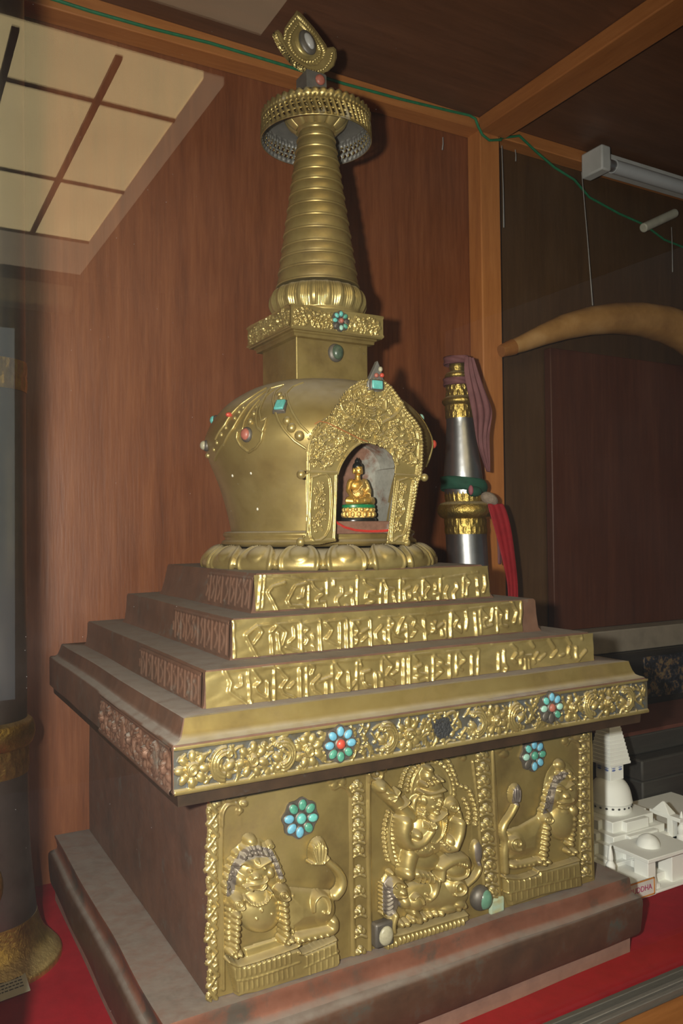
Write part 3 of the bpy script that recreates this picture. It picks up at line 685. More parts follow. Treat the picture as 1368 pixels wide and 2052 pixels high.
def glyphs(parts, r=3.0, h=0.0022):
    def fn(R):
        R.curved = False
        for (ox, oy, k, rails, strokes) in parts:
            z = Zm(R, ox, oy, k)
            for s in rails: z.stroke(s, r*0.75*k, h*0.7)
            for s in strokes: z.stroke(s, r*k, h, p=0.7)
        # hammered unevenness
        R.H += 0.0005*np.sin(R.X*0.11+1.3*np.sin(R.Y*0.13))*np.sin(R.Y*0.17+R.X*0.03)
    return fn
up_a = (500, 1130, 5.262, [[(160, 130), (380, 135), (620, 180)], [(630, 178), (1130, 150), (1368, 168)], [(125, 80), (90, 480)], [(160, 110), (130, 470)], [(625, 170), (620, 480)], [(815, 160), (815, 320)], [(1135, 130), (1130, 470)]],
        [[(370, 200), (240, 240), (195, 300), (240, 380), (290, 480)], [(480, 240), (400, 390), (430, 440), (550, 440), (600, 480)], [(490, 230), (610, 200)], [(520, 360), (560, 350), (575, 260)],
         [(650, 180), (680, 240), (740, 290), (770, 270)], [(770, 320), (710, 370), (720, 410), (800, 400), (800, 480)], [(885, 160), (890, 230)], [(975, 250), (980, 310), (920, 360), (915, 400), (940, 440)],
         [(1080, 250), (1080, 310), (1020, 330)], [(1090, 370), (1100, 470), (1020, 440)], [(1205, 170), (1220, 210), (1320, 260), (1320, 280), (1240, 310), (1230, 360), (1320, 390), (1240, 430)]])
up_b = (740, 1120, 5.262, [[(0, 220), (310, 205)], [(330, 220), (560, 205)], [(560, 200), (760, 180)], [(780, 200), (1140, 140)], [(125, 250), (110, 490)], [(320, 200), (320, 480)], [(560, 200), (560, 470)], [(745, 200), (745, 450)], [(990, 170), (985, 400)]],
        [[(60, 310), (50, 350), (10, 370), (100, 390)], [(150, 220), (190, 310), (260, 320), (260, 350)], [(185, 340), (180, 480)], [(260, 390), (290, 490)], [(355, 230), (365, 260)],
         [(430, 300), (370, 330), (370, 370), (380, 430), (430, 410), (430, 370)], [(510, 290), (480, 350), (520, 370)], [(490, 420), (520, 480), (540, 410)], [(575, 220), (640, 290), (590, 370), (600, 410), (640, 430)],
         [(700, 270), (700, 320)], [(690, 370), (730, 370), (730, 450)], [(830, 290), (800, 360), (820, 420), (860, 440)], [(920, 260), (930, 310), (890, 360), (900, 430)], [(1000, 170), (1060, 250), (1025, 300), (1030, 385)],
         [(1135, 210), (1145, 290)], [(1145, 340), (1150, 390)], [(1215, 180), (1225, 280), (1205, 350)]])
mid_a = (450, 1210, 4.275, [[(280, 190), (650, 150)], [(660, 170), (800, 145)], [(860, 155), (1030, 130)], [(1090, 150), (1230, 125)], [(75, 150), (85, 460)], [(640, 165), (645, 400)], [(815, 140), (825, 400)], [(1045, 135), (1050, 380)], [(1085, 150), (1090, 370)]],
         [[(280, 190), (325, 240), (250, 345)], [(280, 190), (180, 270), (270, 440), (300, 460)], [(400, 280), (410, 430)], [(400, 240), (450, 180), (530, 240), (490, 360)], [(455, 250), (470, 400), (510, 440)], [(520, 370), (640, 410)],
          [(595, 205), (600, 290), (555, 330)], [(655, 170), (660, 410), (700, 415)], [(655, 175), (720, 215), (670, 260), (715, 300), (690, 350)], [(755, 270), (765, 300)], [(755, 360), (770, 395)], [(815, 140), (825, 400)],
          [(865, 160), (925, 225), (870, 310)], [(860, 300), (990, 360)], [(990, 165), (990, 380)], [(1045, 135), (1050, 380)], [(1090, 155), (1140, 230), (1110, 270), (1140, 300), (1120, 345)], [(1145, 158), (1150, 166)],
          [(1225, 215), (1160, 255)], [(1220, 280), (1180, 320)], [(1250, 140), (1255, 360)], [(1345, 195), (1295, 250), (1300, 300), (1368, 340)]])
mid_b = (760, 1180, 4.145, [[(0, 235), (380, 210)], [(380, 215), (720, 165)], [(720, 170), (1110, 115)], [(1175, 110), (1170, 290)], [(75, 240), (90, 470)], [(830, 170), (845, 370)], [(970, 150), (980, 360)]],
         [[(20, 310), (0, 330)], [(45, 350), (50, 460)], [(75, 330), (90, 470)], [(80, 240), (120, 280), (90, 330), (130, 390), (200, 410)], [(205, 240), (175, 290), (150, 370), (210, 340)], [(225, 290), (230, 440)],
          [(255, 230), (300, 260), (280, 310)], [(250, 310), (310, 350), (270, 400)], [(300, 290), (400, 370)], [(370, 260), (385, 420)], [(440, 290), (460, 330), (440, 360)], [(470, 270), (450, 310), (470, 360)], [(525, 290), (480, 325)],
          [(520, 340), (525, 390)], [(550, 270), (550, 400)], [(595, 195), (595, 400)], [(610, 200), (655, 250), (620, 320), (680, 360)], [(670, 300), (680, 360)], [(720, 190), (730, 250), (720, 340)], [(795, 200), (810, 385)],
          [(845, 170), (905, 240), (860, 270), (880, 320), (940, 300)], [(945, 160), (930, 270)], [(975, 160), (1020, 210), (1000, 250), (1010, 300), (1060, 310)], [(1065, 180), (1065, 255)], [(1100, 110), (1145, 190), (1120, 280)]])
low_a = (390, 1300, 3.42, [[(200, 150), (540, 125)], [(560, 130), (930, 95)], [(950, 90), (1280, 60)], [(365, 140), (380, 390)], [(545, 130), (545, 370)], [(765, 120), (770, 350)], [(940, 100), (945, 320)], [(1110, 90), (1110, 290)], [(1280, 60), (1285, 290)], [(55, 270), (55, 430)]],
         [[(205, 150), (250, 230), (235, 290), (360, 380)], [(320, 190), (325, 250), (285, 270)], [(395, 150), (455, 225), (410, 260), (430, 300), (500, 340), (520, 370)], [(500, 225), (500, 340)], [(390, 360), (380, 390)],
          [(570, 130), (640, 205), (590, 270), (610, 305), (690, 340)], [(680, 235), (645, 270)], [(720, 140), (725, 350)], [(790, 110), (820, 130), (800, 175)], [(860, 185), (805, 240), (820, 280), (870, 310)], [(940, 190), (850, 225)], [(905, 235), (905, 310)],
          [(960, 100), (1010, 160), (975, 210), (990, 250), (1055, 290), (1100, 230)], [(1055, 160), (1060, 280)], [(1130, 75), (1140, 120)], [(1200, 150), (1150, 165), (1155, 210)], [(1165, 230), (1180, 255), (1210, 255)], [(1240, 170), (1245, 265)], [(1265, 170), (1270, 200)],
          [(1300, 60), (1350, 120), (1305, 185), (1368, 230)]])
low_b = (780, 1250, 3.257, [[(0, 215), (570, 165)], [(670, 130), (1245, 75)], [(1250, 70), (1255, 100)], [(435, 180), (435, 330)], [(580, 170), (575, 340)], [(285, 200), (285, 370)], [(130, 210), (130, 390)]],
         [[(20, 275), (0, 300)], [(60, 250), (55, 310), (20, 330)], [(95, 230), (95, 390)], [(130, 210), (130, 390)], [(155, 210), (180, 240)], [(210, 270), (170, 290), (175, 320), (240, 330)], [(215, 330), (170, 350), (180, 375), (240, 365)], [(250, 280), (250, 380)],
          [(290, 205), (350, 250), (310, 275), (350, 310), (300, 350)], [(385, 275), (340, 270)], [(395, 205), (395, 350)], [(450, 180), (495, 235), (440, 285), (475, 300)], [(540, 210), (540, 330)], [(715, 195), (715, 300)], [(750, 175), (750, 260), (770, 290), (755, 310)],
          [(795, 135), (830, 165)], [(830, 195), (805, 230), (830, 250)], [(925, 205), (840, 215), (870, 190)], [(860, 230), (862, 265)], [(885, 230), (887, 300)], [(908, 235), (910, 300)], [(920, 115), (945, 150)], [(970, 190), (940, 230), (950, 255)], [(1020, 200), (980, 235)],
          [(1040, 100), (1075, 155)], [(1095, 175), (1060, 220)], [(1155, 85), (1185, 130)], [(1175, 155), (1165, 200), (1180, 215)], [(1140, 200), (1115, 210)], [(1220, 155), (1222, 225)], [(1285, 175), (1235, 235)]])
plate('inscribed_plate', 0.1322, 0.2785, 0.3095, glyphs([up_a, up_b], 3.3, 0.0030), tiers[2], slope=0.115, x0=-0.1300, x1=0.1290)
plate('inscribed_plate', 0.1660, 0.2455, 0.2762, glyphs([mid_a, mid_b], 3.4, 0.0030), tiers[1], slope=0.04, x0=-0.1650, x1=at_y(1042, 1230, -0.165)[0])
plate('inscribed_plate', 0.2025, 0.2165, 0.2434, glyphs([low_a, low_b], 3.6, 0.0030), tiers[0], slope=0.03, x0=-0.2010, x1=0.2)
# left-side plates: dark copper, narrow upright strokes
def side_strokes(seed, a, y1, hgt, dx):
    def fn(R):
        rn = random.Random(seed); u = -a+0.006
        R.stroke([(-a+0.002, hgt*0.92), (y1-0.002, hgt*0.92)], 0.0011, 0.0012)
        while u < y1-0.004:
            R.stroke([(u, 0.002), (u+rn.uniform(-1, 1)*0.001, hgt*0.9)], 0.0012, 0.0013)
            c = u+dx*0.45
            R.stroke([(c, hgt*0.85), (c+dx*rn.uniform(0.1, 0.3), hgt*0.65), (c-dx*0.15, hgt*0.45), (c+dx*rn.uniform(0, 0.3), hgt*0.15)], 0.0013, 0.0013)
            u += dx*rn.uniform(0.85, 1.15)
    return fn
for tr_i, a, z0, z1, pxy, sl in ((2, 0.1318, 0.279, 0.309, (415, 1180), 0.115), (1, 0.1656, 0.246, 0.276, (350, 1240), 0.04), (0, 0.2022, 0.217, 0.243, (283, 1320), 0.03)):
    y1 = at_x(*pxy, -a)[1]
    relief_mesh('inscribed_plate', (-a, 0, z0), (0, 1, 0), (-1, 0, 0), (-a+0.001, y1), (0, z1-z0), 0.0008, side_strokes(tr_i, a, y1, z1-z0, 0.017), COPPER, tiers[tr_i], chart='uv', lift=0.0015, V=(sl, 0, 1))['label'] = 'dull copper side plate with raised letters'

# ---- cornice frieze: rosettes and curling leaves
def rosette_prims(R, cx, cy, r, h, n=7, rot=0.0, spiral=True):
    for i in range(n):
        q = rot+2*PI*i/n; R.dome(cx+0.78*r*math.cos(q), cy+0.78*r*math.sin(q), 0.36*r, 0.27*r, h*0.75, q)
    R.dome(cx, cy, 0.46*r, 0.46*r, h)
    if spiral: R.spiral(cx, cy, 0.42*r, 0.10*r, h*1.25, 1.4, rot)
def curl_prims(R, cx, cy, r, h, sg=1):
    for k, rr in enumerate((1.0, 0.78, 0.58)):
        pts = [(cx+sg*(-rr*r*math.cos(q)*0.85), cy+rr*r*math.sin(q)) for q in np.linspace(-1.5, 1.7, 14)]
        R.stroke(pts, 0.16*r, h*(0.8+0.15*k), r2=0.10*r)
    R.dome(cx+sg*0.35*r, cy-0.15*r, 0.42*r, 0.30*r, h, 0.6*sg)
    R.spiral(cx+sg*0.30*r, cy+0.62*r, 0.26*r, 0.09*r, h, 1.4, PI, sg)
    R.dome(cx+sg*0.25*r, cy-0.75*r, 0.28*r, 0.2*r, h*0.8, -0.5*sg)
def fill_prims(R, x0, x1, y0, y1, n, r0, r1, h, seed):
    rn = random.Random(seed)
    for i in range(n):
        x, y = rn.uniform(x0, x1), rn.uniform(y0, y1); r = rn.uniform(r0, r1); q = rn.uniform(0, PI)
        if rn.random() < 0.6: R.dome(x, y, r, r*rn.uniform(0.5, 0.9), h*rn.uniform(0.45, 0.85), q)
        else:
            d = r*1.6; R.stroke([(x-d*math.cos(q), y-d*math.sin(q)), (x+0.3*d*math.sin(q), y+0.3*d*math.cos(q)), (x+d*math.cos(q), y+d*math.sin(q))], r*0.42, h*rn.uniform(0.5, 0.8))
def frieze(R, x0, x1, hh, seed, gaps=()):
    rn = random.Random(seed); m = hh/2; x = x0+0.012; k = 0
    free = lambda c, r: all(abs(c-g) > r+gr for g, gr in gaps)
    fill_prims(R, x0+0.004, x1-0.004, 0.004, hh-0.005, int((x1-x0)*1500), 0.0016, 0.0034, 0.0023, seed)
    while x < x1-0.010:
        r = 0.0115 if k % 2 == 0 else 0.0105
        if free(x, 0.006):
            if k % 2 == 0: rosette_prims(R, x, m-0.0005, r, 0.0036, rn.choice((6, 7, 8)), rn.uniform(0, 3))
            else: curl_prims(R, x, m, 0.0115, 0.0035, 1 if (k//2) % 2 == 0 else -1)
        x += 0.0235 if k % 2 == 0 else 0.0215
        k += 1
    R.stroke([(x0, 0.0016), (x1, 0.0016)], 0.0022, 0.0020)
    R.stroke([(x0, hh-0.001), (x1, hh-0.001)], 0.0018, 0.0014)
    for g, gr in gaps: R.H *= np.clip((np.hypot(R.X-g, R.Y-m)/gr-0.75)*4, 0, 1)
    R.stroke([(x0, 0.0016), (x1, 0.0016)], 0.0022, 0.0020)
ROS1 = at_y(682, 1491, -0.2405); ROS2 = at_y(1105, 1418, -0.2405); STAIN = at_y(886, 1457, -0.238)
fz0, fz1 = 0.1678, 0.2005
fr_ = relief_mesh('frieze', (0, -0.2364, fz0), (1, 0, 0), (0, -1, 0), (-0.2364, 0.2364), (0, fz1-fz0), 0.00055,
            lambda R: frieze(R, -0.2355, 0.2355, fz1-fz0, 5, ((ROS1[0], 0.013), (ROS2[0], 0.013), (STAIN[0], 0.010))), GOLD_STAINED, stupa, chart='uv', lift=0.0012,
            second=(GOLD_GROUND, lambda X, Y, H: (H < 0.0005) & (Y > 0.0028)))
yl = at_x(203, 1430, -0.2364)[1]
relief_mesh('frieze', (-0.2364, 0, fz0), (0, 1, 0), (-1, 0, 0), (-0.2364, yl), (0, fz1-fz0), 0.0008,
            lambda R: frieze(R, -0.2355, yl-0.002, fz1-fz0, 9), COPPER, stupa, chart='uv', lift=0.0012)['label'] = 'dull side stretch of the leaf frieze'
rn = random.Random(4); m = MB()
for i in range(150):
    q, d = rn.uniform(0, 2*PI), math.sqrt(rn.random())
    m.ell((STAIN[0]+0.0105*d*math.cos(q), -0.2376, STAIN[2]+0.0085*d*math.sin(q)), (rn.uniform(0.0010, 0.0026), rn.uniform(0.0006, 0.0018)*(1.2-d*0.7), rn.uniform(0.0008, 0.0020)), 8, 6, Matrix.Rotation(rn.uniform(0, 3), 3, 'Y'))
m.build('lost_setting', plain('dark_residue', (0.035, 0.036, 0.04), 0.8, 0, (0.015, 0.015, 0.017), 300), fr_)

# ---- stone rosettes
def petal(c, q, rl, rw, dist, mat, parent, N=(0, -1, 0), th=0.0016):
    rot = Matrix.Rotation(-q, 3, 'Y')
    p = Vector(c)+Vector((math.cos(q)*dist, 0, math.sin(q)*dist))
    return MB().ell(p, (rl, th, rw), 14, 8, rot).build('petal_stone', mat, parent)
def flower(c, R, pet, centre, parent, disc=True, n=8, q0=PI/2, gone=()):
    base = MB()
    if disc:
        V = []
        for i in range(40):
            q = 2*PI*i/40; rr = R*(1.0+0.06*math.cos(n*(q-q0))); V.append((c[0]+rr*math.cos(q), c[1]+0.0008, c[2]+rr*math.sin(q)))
        base.prism(V, (0, 1, 0), 0.0024)
    o = base.build('stone_rosette', BEZEL, parent, 30)
    for i in range(n):
        q = q0-2*PI*i/n
        e = MB().ell(Vector(c)+Vector((math.cos(q)*R*0.67, 0.0004, math.sin(q)*R*0.67)), (R*0.335, 0.0014, R*0.26), 16, 8, Matrix.Rotation(-q, 3, 'Y')); e.build('stone_cup', BEZEL, o)
        if i in gone: continue
        petal((c[0], c[1]-0.0006, c[2]), q, R*0.275, R*0.215, R*0.68, TURQ[pet[i % len(pet)]], o)
    MB().ell((c[0], c[1]+0.0004, c[2]), (R*0.36, 0.0018, R*0.36), 20, 10).build('stone_cup', BEZEL, o)
    MB().ell((c[0], c[1]-0.0008, c[2]), (R*0.27, 0.0026, R*0.27), 20, 10).build('centre_stone', centre, o)
    return o
flower(ROS1, 0.0140, [1, 1, 1, 2, 2, 2, 1, 1], CORAL, stupa, gone=())
flower(ROS2, 0.0138, [1, 1, 3, 2, 2, 2, 3, 0], CORAL_DULL, stupa, gone=(5, 4))

# ---- front panel
FPY = -0.2000
def panel_ground(R):
    R.H += 0.0006*np.sin(R.X*0.021+1.0)*np.sin(R.Y*0.017)+0.0003*np.sin(R.X*0.07+R.Y*0.05)
    z = Zm(R, 380, 1540, 3.6)
    for pts in ([(240, 340), (235, 700), (245, 1100), (250, 1600)], [(1170, 140), (1180, 700), (1195, 1360)], [(1298, 60), (1305, 600), (1310, 1330)], [(95, 240), (110, 900), (125, 1660)]):
        z.stroke(pts, 11, 0.0022)
    z.stroke([(240, 420), (245, 330), (280, 270), (340, 260), (370, 300), (360, 330)], 13, 0.0030)
    for x, y, r in ((330, 210, 40), (385, 200, 34), (400, 260, 30), (370, 310, 26), (290, 230, 36), (210, 260, 30)): z.dome(x, y, r, r*0.8, 0.0034)
    z.stroke([(1170, 200), (1140, 150), (1090, 130), (1050, 150), (1030, 130)], 12, 0.0028)
    for x, y, r in ((1030, 80, 34), (1080, 60, 40), (1050, 120, 30), (1110, 100, 30)): z.dome(x, y, r, r*1.2, 0.0032)
    z = Zm(R, 680, 1480, 4.0235)
    for pts in ([(248, 330), (240, 900), (255, 1740)], [(100, 420), (105, 1000), (120, 1760)], [(1245, 100), (1262, 640), (1300, 1270)], [(1085, 190), (1120, 500), (1180, 1200)]): z.stroke(pts, 11, 0.0022)
    z.spiral(310, 290, 62, 15, 0.0032, 1.4, PI, -1); z.stroke([(248, 350), (252, 290), (290, 240), (350, 240)], 13, 0.0028)
    for x, y, r in ((360, 250, 36), (330, 240, 28), (980, 130, 40), (1010, 160, 26)): z.dome(x, y, r, r, 0.0030)
    z.dome(1290, 80, 40, 50, 0.003); z.dome(1340, 130, 40, 30, 0.003)
    z = Zm(R, 960, 1400, 3.353)
    for pts in ([(100, 380), (125, 800), (150, 1340)], [(690, 330), (690, 800), (690, 1080)], [(745, 200), (750, 700), (765, 1210)]): z.stroke(pts, 9, 0.0022)
    for x, y, r in ((600, 240, 34), (640, 220, 36), (590, 290, 24), (680, 250, 34), (150, 330, 36), (180, 370, 26), (210, 320, 30)): z.dome(x, y, r, r, 0.0030)
    z.stroke([(690, 340), (670, 300), (620, 280), (600, 310)], 10, 0.0026)
panel = relief_mesh('front_panel', (0, FPY, 0.0005), (1, 0, 0), (0, -1, 0), (-0.1990, 0.2005), (0, 0.1600), 0.0008, panel_ground, GOLD_SMOOTH, stupa)
def pil(name, lo, hi, fn, mat=GOLD):
    return relief_mesh(name, (0, FPY, 0.0005), (1, 0, 0), (0, -1, 0), (lo, hi), (0, 0.1600), 0.0006, fn, mat, panel, keep=0.0007, lift=0.0006)
def xr(px0, px1, py): return at_y(px0, py, FPY)[0], at_y(px1, py, FPY)[0]
def pil_leaf(R):
    z = Zm(R, 380, 1540, 3.6); y = 270; k = 0
    while y < 1620:
        x = 165+8*math.sin(k); s = 1 if k % 2 else -1
        z.stroke([(x-s*30, y+50), (x, y+10), (x+s*26, y-40)], 20, 0.0034, r2=9); z.dome(x-s*20, y, 22, 26, 0.0030)
        z.dome(x+s*22, y+30, 17, 22, 0.0028); z.stroke([(x+s*30, y+50), (x+s*8, y+70)], 12, 0.003)
        y += 84; k += 1
def pil_bead(ox, oy, k, pts, n, r):
    def fn(R):
        z = Zm(R, ox, oy, k); P = np.array(pts, float)
        for i in range(n):
            t = i/(n-1)*(len(P)-1); a = int(min(t, len(P)-2)); c = P[a]+(P[a+1]-P[a])*(t-a)
            z.dome(c[0]-r*0.8, c[1]+r*0.2, r*0.85, None, 0.0036); z.dome(c[0]+r*0.75, c[1]-r*0.1, r*0.85, None, 0.0036); z.dome(c[0], c[1]-r*0.9, r*0.75, None, 0.0034); z.dome(c[0], c[1], r*0.5, None, 0.0046)
            z.stroke([(c[0]-r*1.5, c[1]+r*1.5), (c[0], c[1]+r*0.9), (c[0]+r*1.5, c[1]+r*1.4)], r*0.35, 0.0026)
    return fn
pil('pilaster', *xr(405, 449, 1800), pil_leaf)
pil('pilaster', *xr(699, 742, 1750), pil_bead(380, 1540, 3.6, [(1215, 130), (1225, 600), (1240, 1330)], 11, 27))
pil('pilaster', *xr(940, 1004, 1680), pil_bead(680, 1480, 4.0235, [(1165, 140), (1185, 500), (1215, 900), (1245, 1250)], 11, 32))
pil('pilaster', *xr(1155, 1187, 1650), pil_bead(960, 1400, 3.353, [(718, 260), (715, 700), (730, 1170)], 12, 20))

def lion_a(R):
    z = Zm(R, 380, 1540, 3.6)
    z.dome(470, 760, 190, 250, 0.0045)                                             # mane mass
    for x, y in ((400, 585), (345, 625), (315, 680), (295, 735), (280, 790), (268, 850), (275, 900), (380, 640), (345, 700), (330, 760), (500, 560), (550, 580), (595, 610), (620, 655), (640, 705), (660, 755), (670, 805), (590, 560), (430, 580)):
        z.dome(x, y, 30, 30, 0.0075); z.spiral(x, y, 24, 7, 0.0085, 1.2)
    z.dome(455, 540, 52, 50, 0.0105)                                               # top knot
    for x, y in ((400, 645), (440, 628), (482, 616), (524, 618), (562, 628), (430, 596), (470, 584), (512, 584)): z.dome(x, y, 25, 25, 0.0140); z.spiral(x, y, 18, 6, 0.0150, 1.2)
    z.dome(485, 760, 135, 130, 0.0120)                                             # skull
    z.dome(490, 830, 90, 75, 0.0155)                                               # muzzle
    z.stroke([(362, 700), (400, 682), (450, 700), (495, 720), (540, 695), (590, 668)], 24, 0.0150)   # brow
    z.dome(505, 685, 22, 22, 0.0155)
    for x, y in ((442, 745), (548, 725)): z.dome(x, y, 25, 20, 0.0150); z.dome(x, y, 10, 10, 0.0160)
    z.dome(490, 790, 50, 36, 0.0185); z.dome(465, 800, 20, 18, 0.0182); z.dome(520, 792, 20, 18, 0.0182)
    z.dome(380, 815, 52, 55, 0.0120); z.dome(590, 765, 42, 50, 0.0120)
    z.stroke([(400, 865), (440, 850), (495, 842), (545, 830), (570, 800)], 12, 0.0172)
    z.stroke([(420, 880), (470, 892), (530, 880), (560, 845)], 13, 0.0160)
    z.stroke([(440, 868), (500, 866), (548, 848)], 10, 0.006, mode='sub')
    z.dome(530, 1050, 160, 165, 0.0125)                                            # chest
    z.beads([(418, 955), (450, 985), (500, 998), (560, 975), (595, 930), (600, 880)], 15, 0.0150, 1.5)
    z.dome(525, 1030, 16, 26, 0.0155); z.dome(487, 1090, 16, 16, 0.0145); z.dome(598, 1055, 14, 14, 0.0145)
    for x, y in ((362, 985), (690, 920)): z.dome(x, y, 66, 66, 0.0140); z.spiral(x, y, 48, 13, 0.0165, 1.5, 0.5)
    for i in range(6): z.dome(356-2*i, 1075+45*i, 42-i, 30, 0.0150)
    for i in range(6): z.dome(698+3*i, 990+44*i, 42-i, 30, 0.0145)
    for x, y in ((310, 1345), (340, 1365), (375, 1355), (340, 1325)): z.dome(x, y, 30, 30, 0.0140)
    for x, y in ((690, 1255), (720, 1270), (750, 1255), (715, 1225)): z.dome(x, y, 30, 30, 0.0140)
    for i in range(9): z.dome(288+6*math.sin(i), 985+42*i, 22, 26, 0.0070); z.dome(748+4*math.sin(i), 920+38*i, 16, 22, 0.0075)
    z.poly([(720, 880), (1040, 905), (1070, 960), (1062, 1110), (1040, 1160), (790, 1200), (700, 1190), (690, 900)], 0.0105, 120)   # trunk
    z.dome(965, 1030, 115, 125, 0.0125)
    z.stroke([(905, 1040), (910, 970), (950, 925), (1000, 935), (1022, 985), (1010, 1050), (975, 1052)], 17, 0.0150)
    z.dome(978, 1048, 20, 20, 0.0160)
    z.stroke([(1065, 930), (1105, 880), (1115, 810), (1085, 750), (1030, 700), (985, 660)], 40, 0.0080, r2=24)   # tail
    z.dome(945, 615, 66, 105, 0.0090, 0.15)
    for i in range(5): z.stroke([(905+22*i, 540+abs(i-2)*18), (895+24*i, 620), (920+14*i, 690)], 8, 0.0105)
    z.stroke([(880, 690), (930, 695), (970, 690), (1010, 650)], 14, 0.0095)
    z.stroke([(800, 1240), (900, 1215), (1040, 1180), (1055, 1120)], 42, 0.0110)     # hind leg
    for x in (825, 870, 915, 960, 1005): z.dome(x, 1250-0.22*(x-825), 26, 24, 0.0130)
    z.poly([(284, 1395), (400, 1425), (780, 1300), (830, 1335), (1075, 1235), (1090, 1430), (815, 1555), (400, 1640), (345, 1660), (325, 1560)], 0.0085, 18)
    z.stroke([(286, 1400), (330, 1420), (400, 1420), (770, 1295), (785, 1260)], 15, 0.0125); z.stroke([(800, 1330), (830, 1340), (1065, 1240)], 13, 0.0115)
    for i in range(12):                                                             # bricks
        x = 330+36*i; y = 1450-0.30*(x-330); z.stroke([(x, y), (x+4, y+75)], 8, 0.0100); z.stroke([(x+18, y+95), (x+22, y+170)], 8, 0.0100)
    z.stroke([(340, 1535), (480, 1510), (800, 1400)], 8, 0.0102)
    for i in range(6):
        x = 850+42*i; y = 1360-0.38*(x-850); z.stroke([(x, y), (x+3, y+60)], 8, 0.0100); z.stroke([(x+20, y+70), (x+22, y+130)], 8, 0.0100)
    z.stroke([(830, 1440), (1085, 1325)], 7, 0.0100)
    z.poly([(390, 1300), (660, 1215), (690, 1290), (405, 1385)], 0.003, 10)
def lion_b(R):
    R.hs = 0.62
    z = Zm(R, 960, 1400, 3.353)
    z.dome(560, 620, 120, 200, 0.0045)
    for x, y in ((545, 510), (510, 545), (490, 590), (475, 635), (462, 680), (455, 725), (600, 505), (635, 530), (520, 590), (505, 640), (500, 690), (440, 760)):
        z.dome(x, y, 24, 24, 0.0075); z.spiral(x, y, 19, 6, 0.0085, 1.2)
    z.dome(565, 455, 36, 40, 0.0095)
    for x, y in ((535, 560), (565, 540), (598, 530), (632, 532), (660, 545), (560, 512), (595, 502), (628, 506)): z.dome(x, y, 21, 19, 0.0120); z.spiral(x, y, 14, 5, 0.0130, 1.2)
    z.dome(600, 655, 105, 105, 0.0125); z.dome(612, 700, 62, 52, 0.0150)
    z.stroke([(530, 602), (560, 592), (598, 612), (635, 588), (655, 582)], 13, 0.0148)
    for x, y in ((562, 628), (635, 616)): z.dome(x, y, 22, 17, 0.0150); z.dome(x, y, 9, 8, 0.0162)
    z.dome(612, 664, 36, 30, 0.0172); z.dome(598, 672, 14, 13, 0.0174); z.dome(628, 668, 14, 13, 0.0174)
    z.stroke([(560, 712), (600, 706), (640, 700), (656, 688)], 10, 0.0165); z.stroke([(572, 742), (612, 748), (648, 734)], 11, 0.0150); z.stroke([(575, 726), (620, 728), (668, 712)], 8, 0.005, mode='sub')
    z.dome(530, 670, 42, 46, 0.0122); z.dome(590, 770, 44, 28, 0.0110)
    z.dome(595, 850, 90, 120, 0.0125)
    z.dome(480, 820, 48, 48, 0.0140); z.spiral(480, 820, 34, 9, 0.0160, 1.4)
    z.dome(660, 765, 34, 44, 0.0120)
    for i in range(6): z.dome(482-4*i, 880+36*i, 30, 25, 0.0150); z.dome(660-4*i, 820+34*i, 26, 22, 0.0130)
    for x, y in ((430, 1110), (460, 1125), (490, 1110), (460, 1090)): z.dome(x, y, 24, 22, 0.0150)
    for x, y in ((625, 1040), (650, 1055), (672, 1040)): z.dome(x, y, 20, 20, 0.0130)
    for i in range(8): z.dome(432, 790+38*i, 16, 20, 0.0085)
    z.poly([(205, 900), (300, 870), (420, 800), (470, 830), (450, 1060), (300, 1100), (225, 1090), (200, 1000)], 0.0105, 80)
    z.dome(280, 990, 80, 90, 0.0125); z.spiral(270, 980, 52, 13, 0.0150, 1.4, 1.0)
    z.stroke([(195, 1170), (188, 1060), (195, 970), (175, 910), (190, 850), (235, 780), (265, 720)], 26, 0.0090, r2=20)
    z.dome(262, 650, 44, 72, 0.0090, 0.12)
    for i in range(4): z.stroke([(240+15*i, 600+abs(i-1.5)*14), (235+17*i, 660), (250+10*i, 700)], 6, 0.0102)
    z.stroke([(245, 1135), (330, 1120), (420, 1100)], 28, 0.0110)
    for x in (260, 290, 320, 350, 380): z.dome(x, 1140-0.15*(x-260), 18, 18, 0.0130)
    z.poly([(185, 1215), (300, 1215), (405, 1185), (410, 1160), (480, 1150), (690, 1095), (705, 1270), (430, 1330), (220, 1405), (190, 1300)], 0.0085, 12)
    z.stroke([(188, 1212), (300, 1216), (405, 1180)], 11, 0.0120); z.stroke([(410, 1165), (490, 1150), (690, 1092)], 11, 0.0120)
    for i in range(13):
        x = 205+37*i; y = 1240-0.20*(x-205)-(12 if x > 410 else 0); z.stroke([(x, y), (x+2, y+60)], 6, 0.0102); z.stroke([(x+16, y+75), (x+18, y+125)], 6, 0.0102)
    z.stroke([(200, 1315), (420, 1262), (700, 1195)], 6, 0.0102)
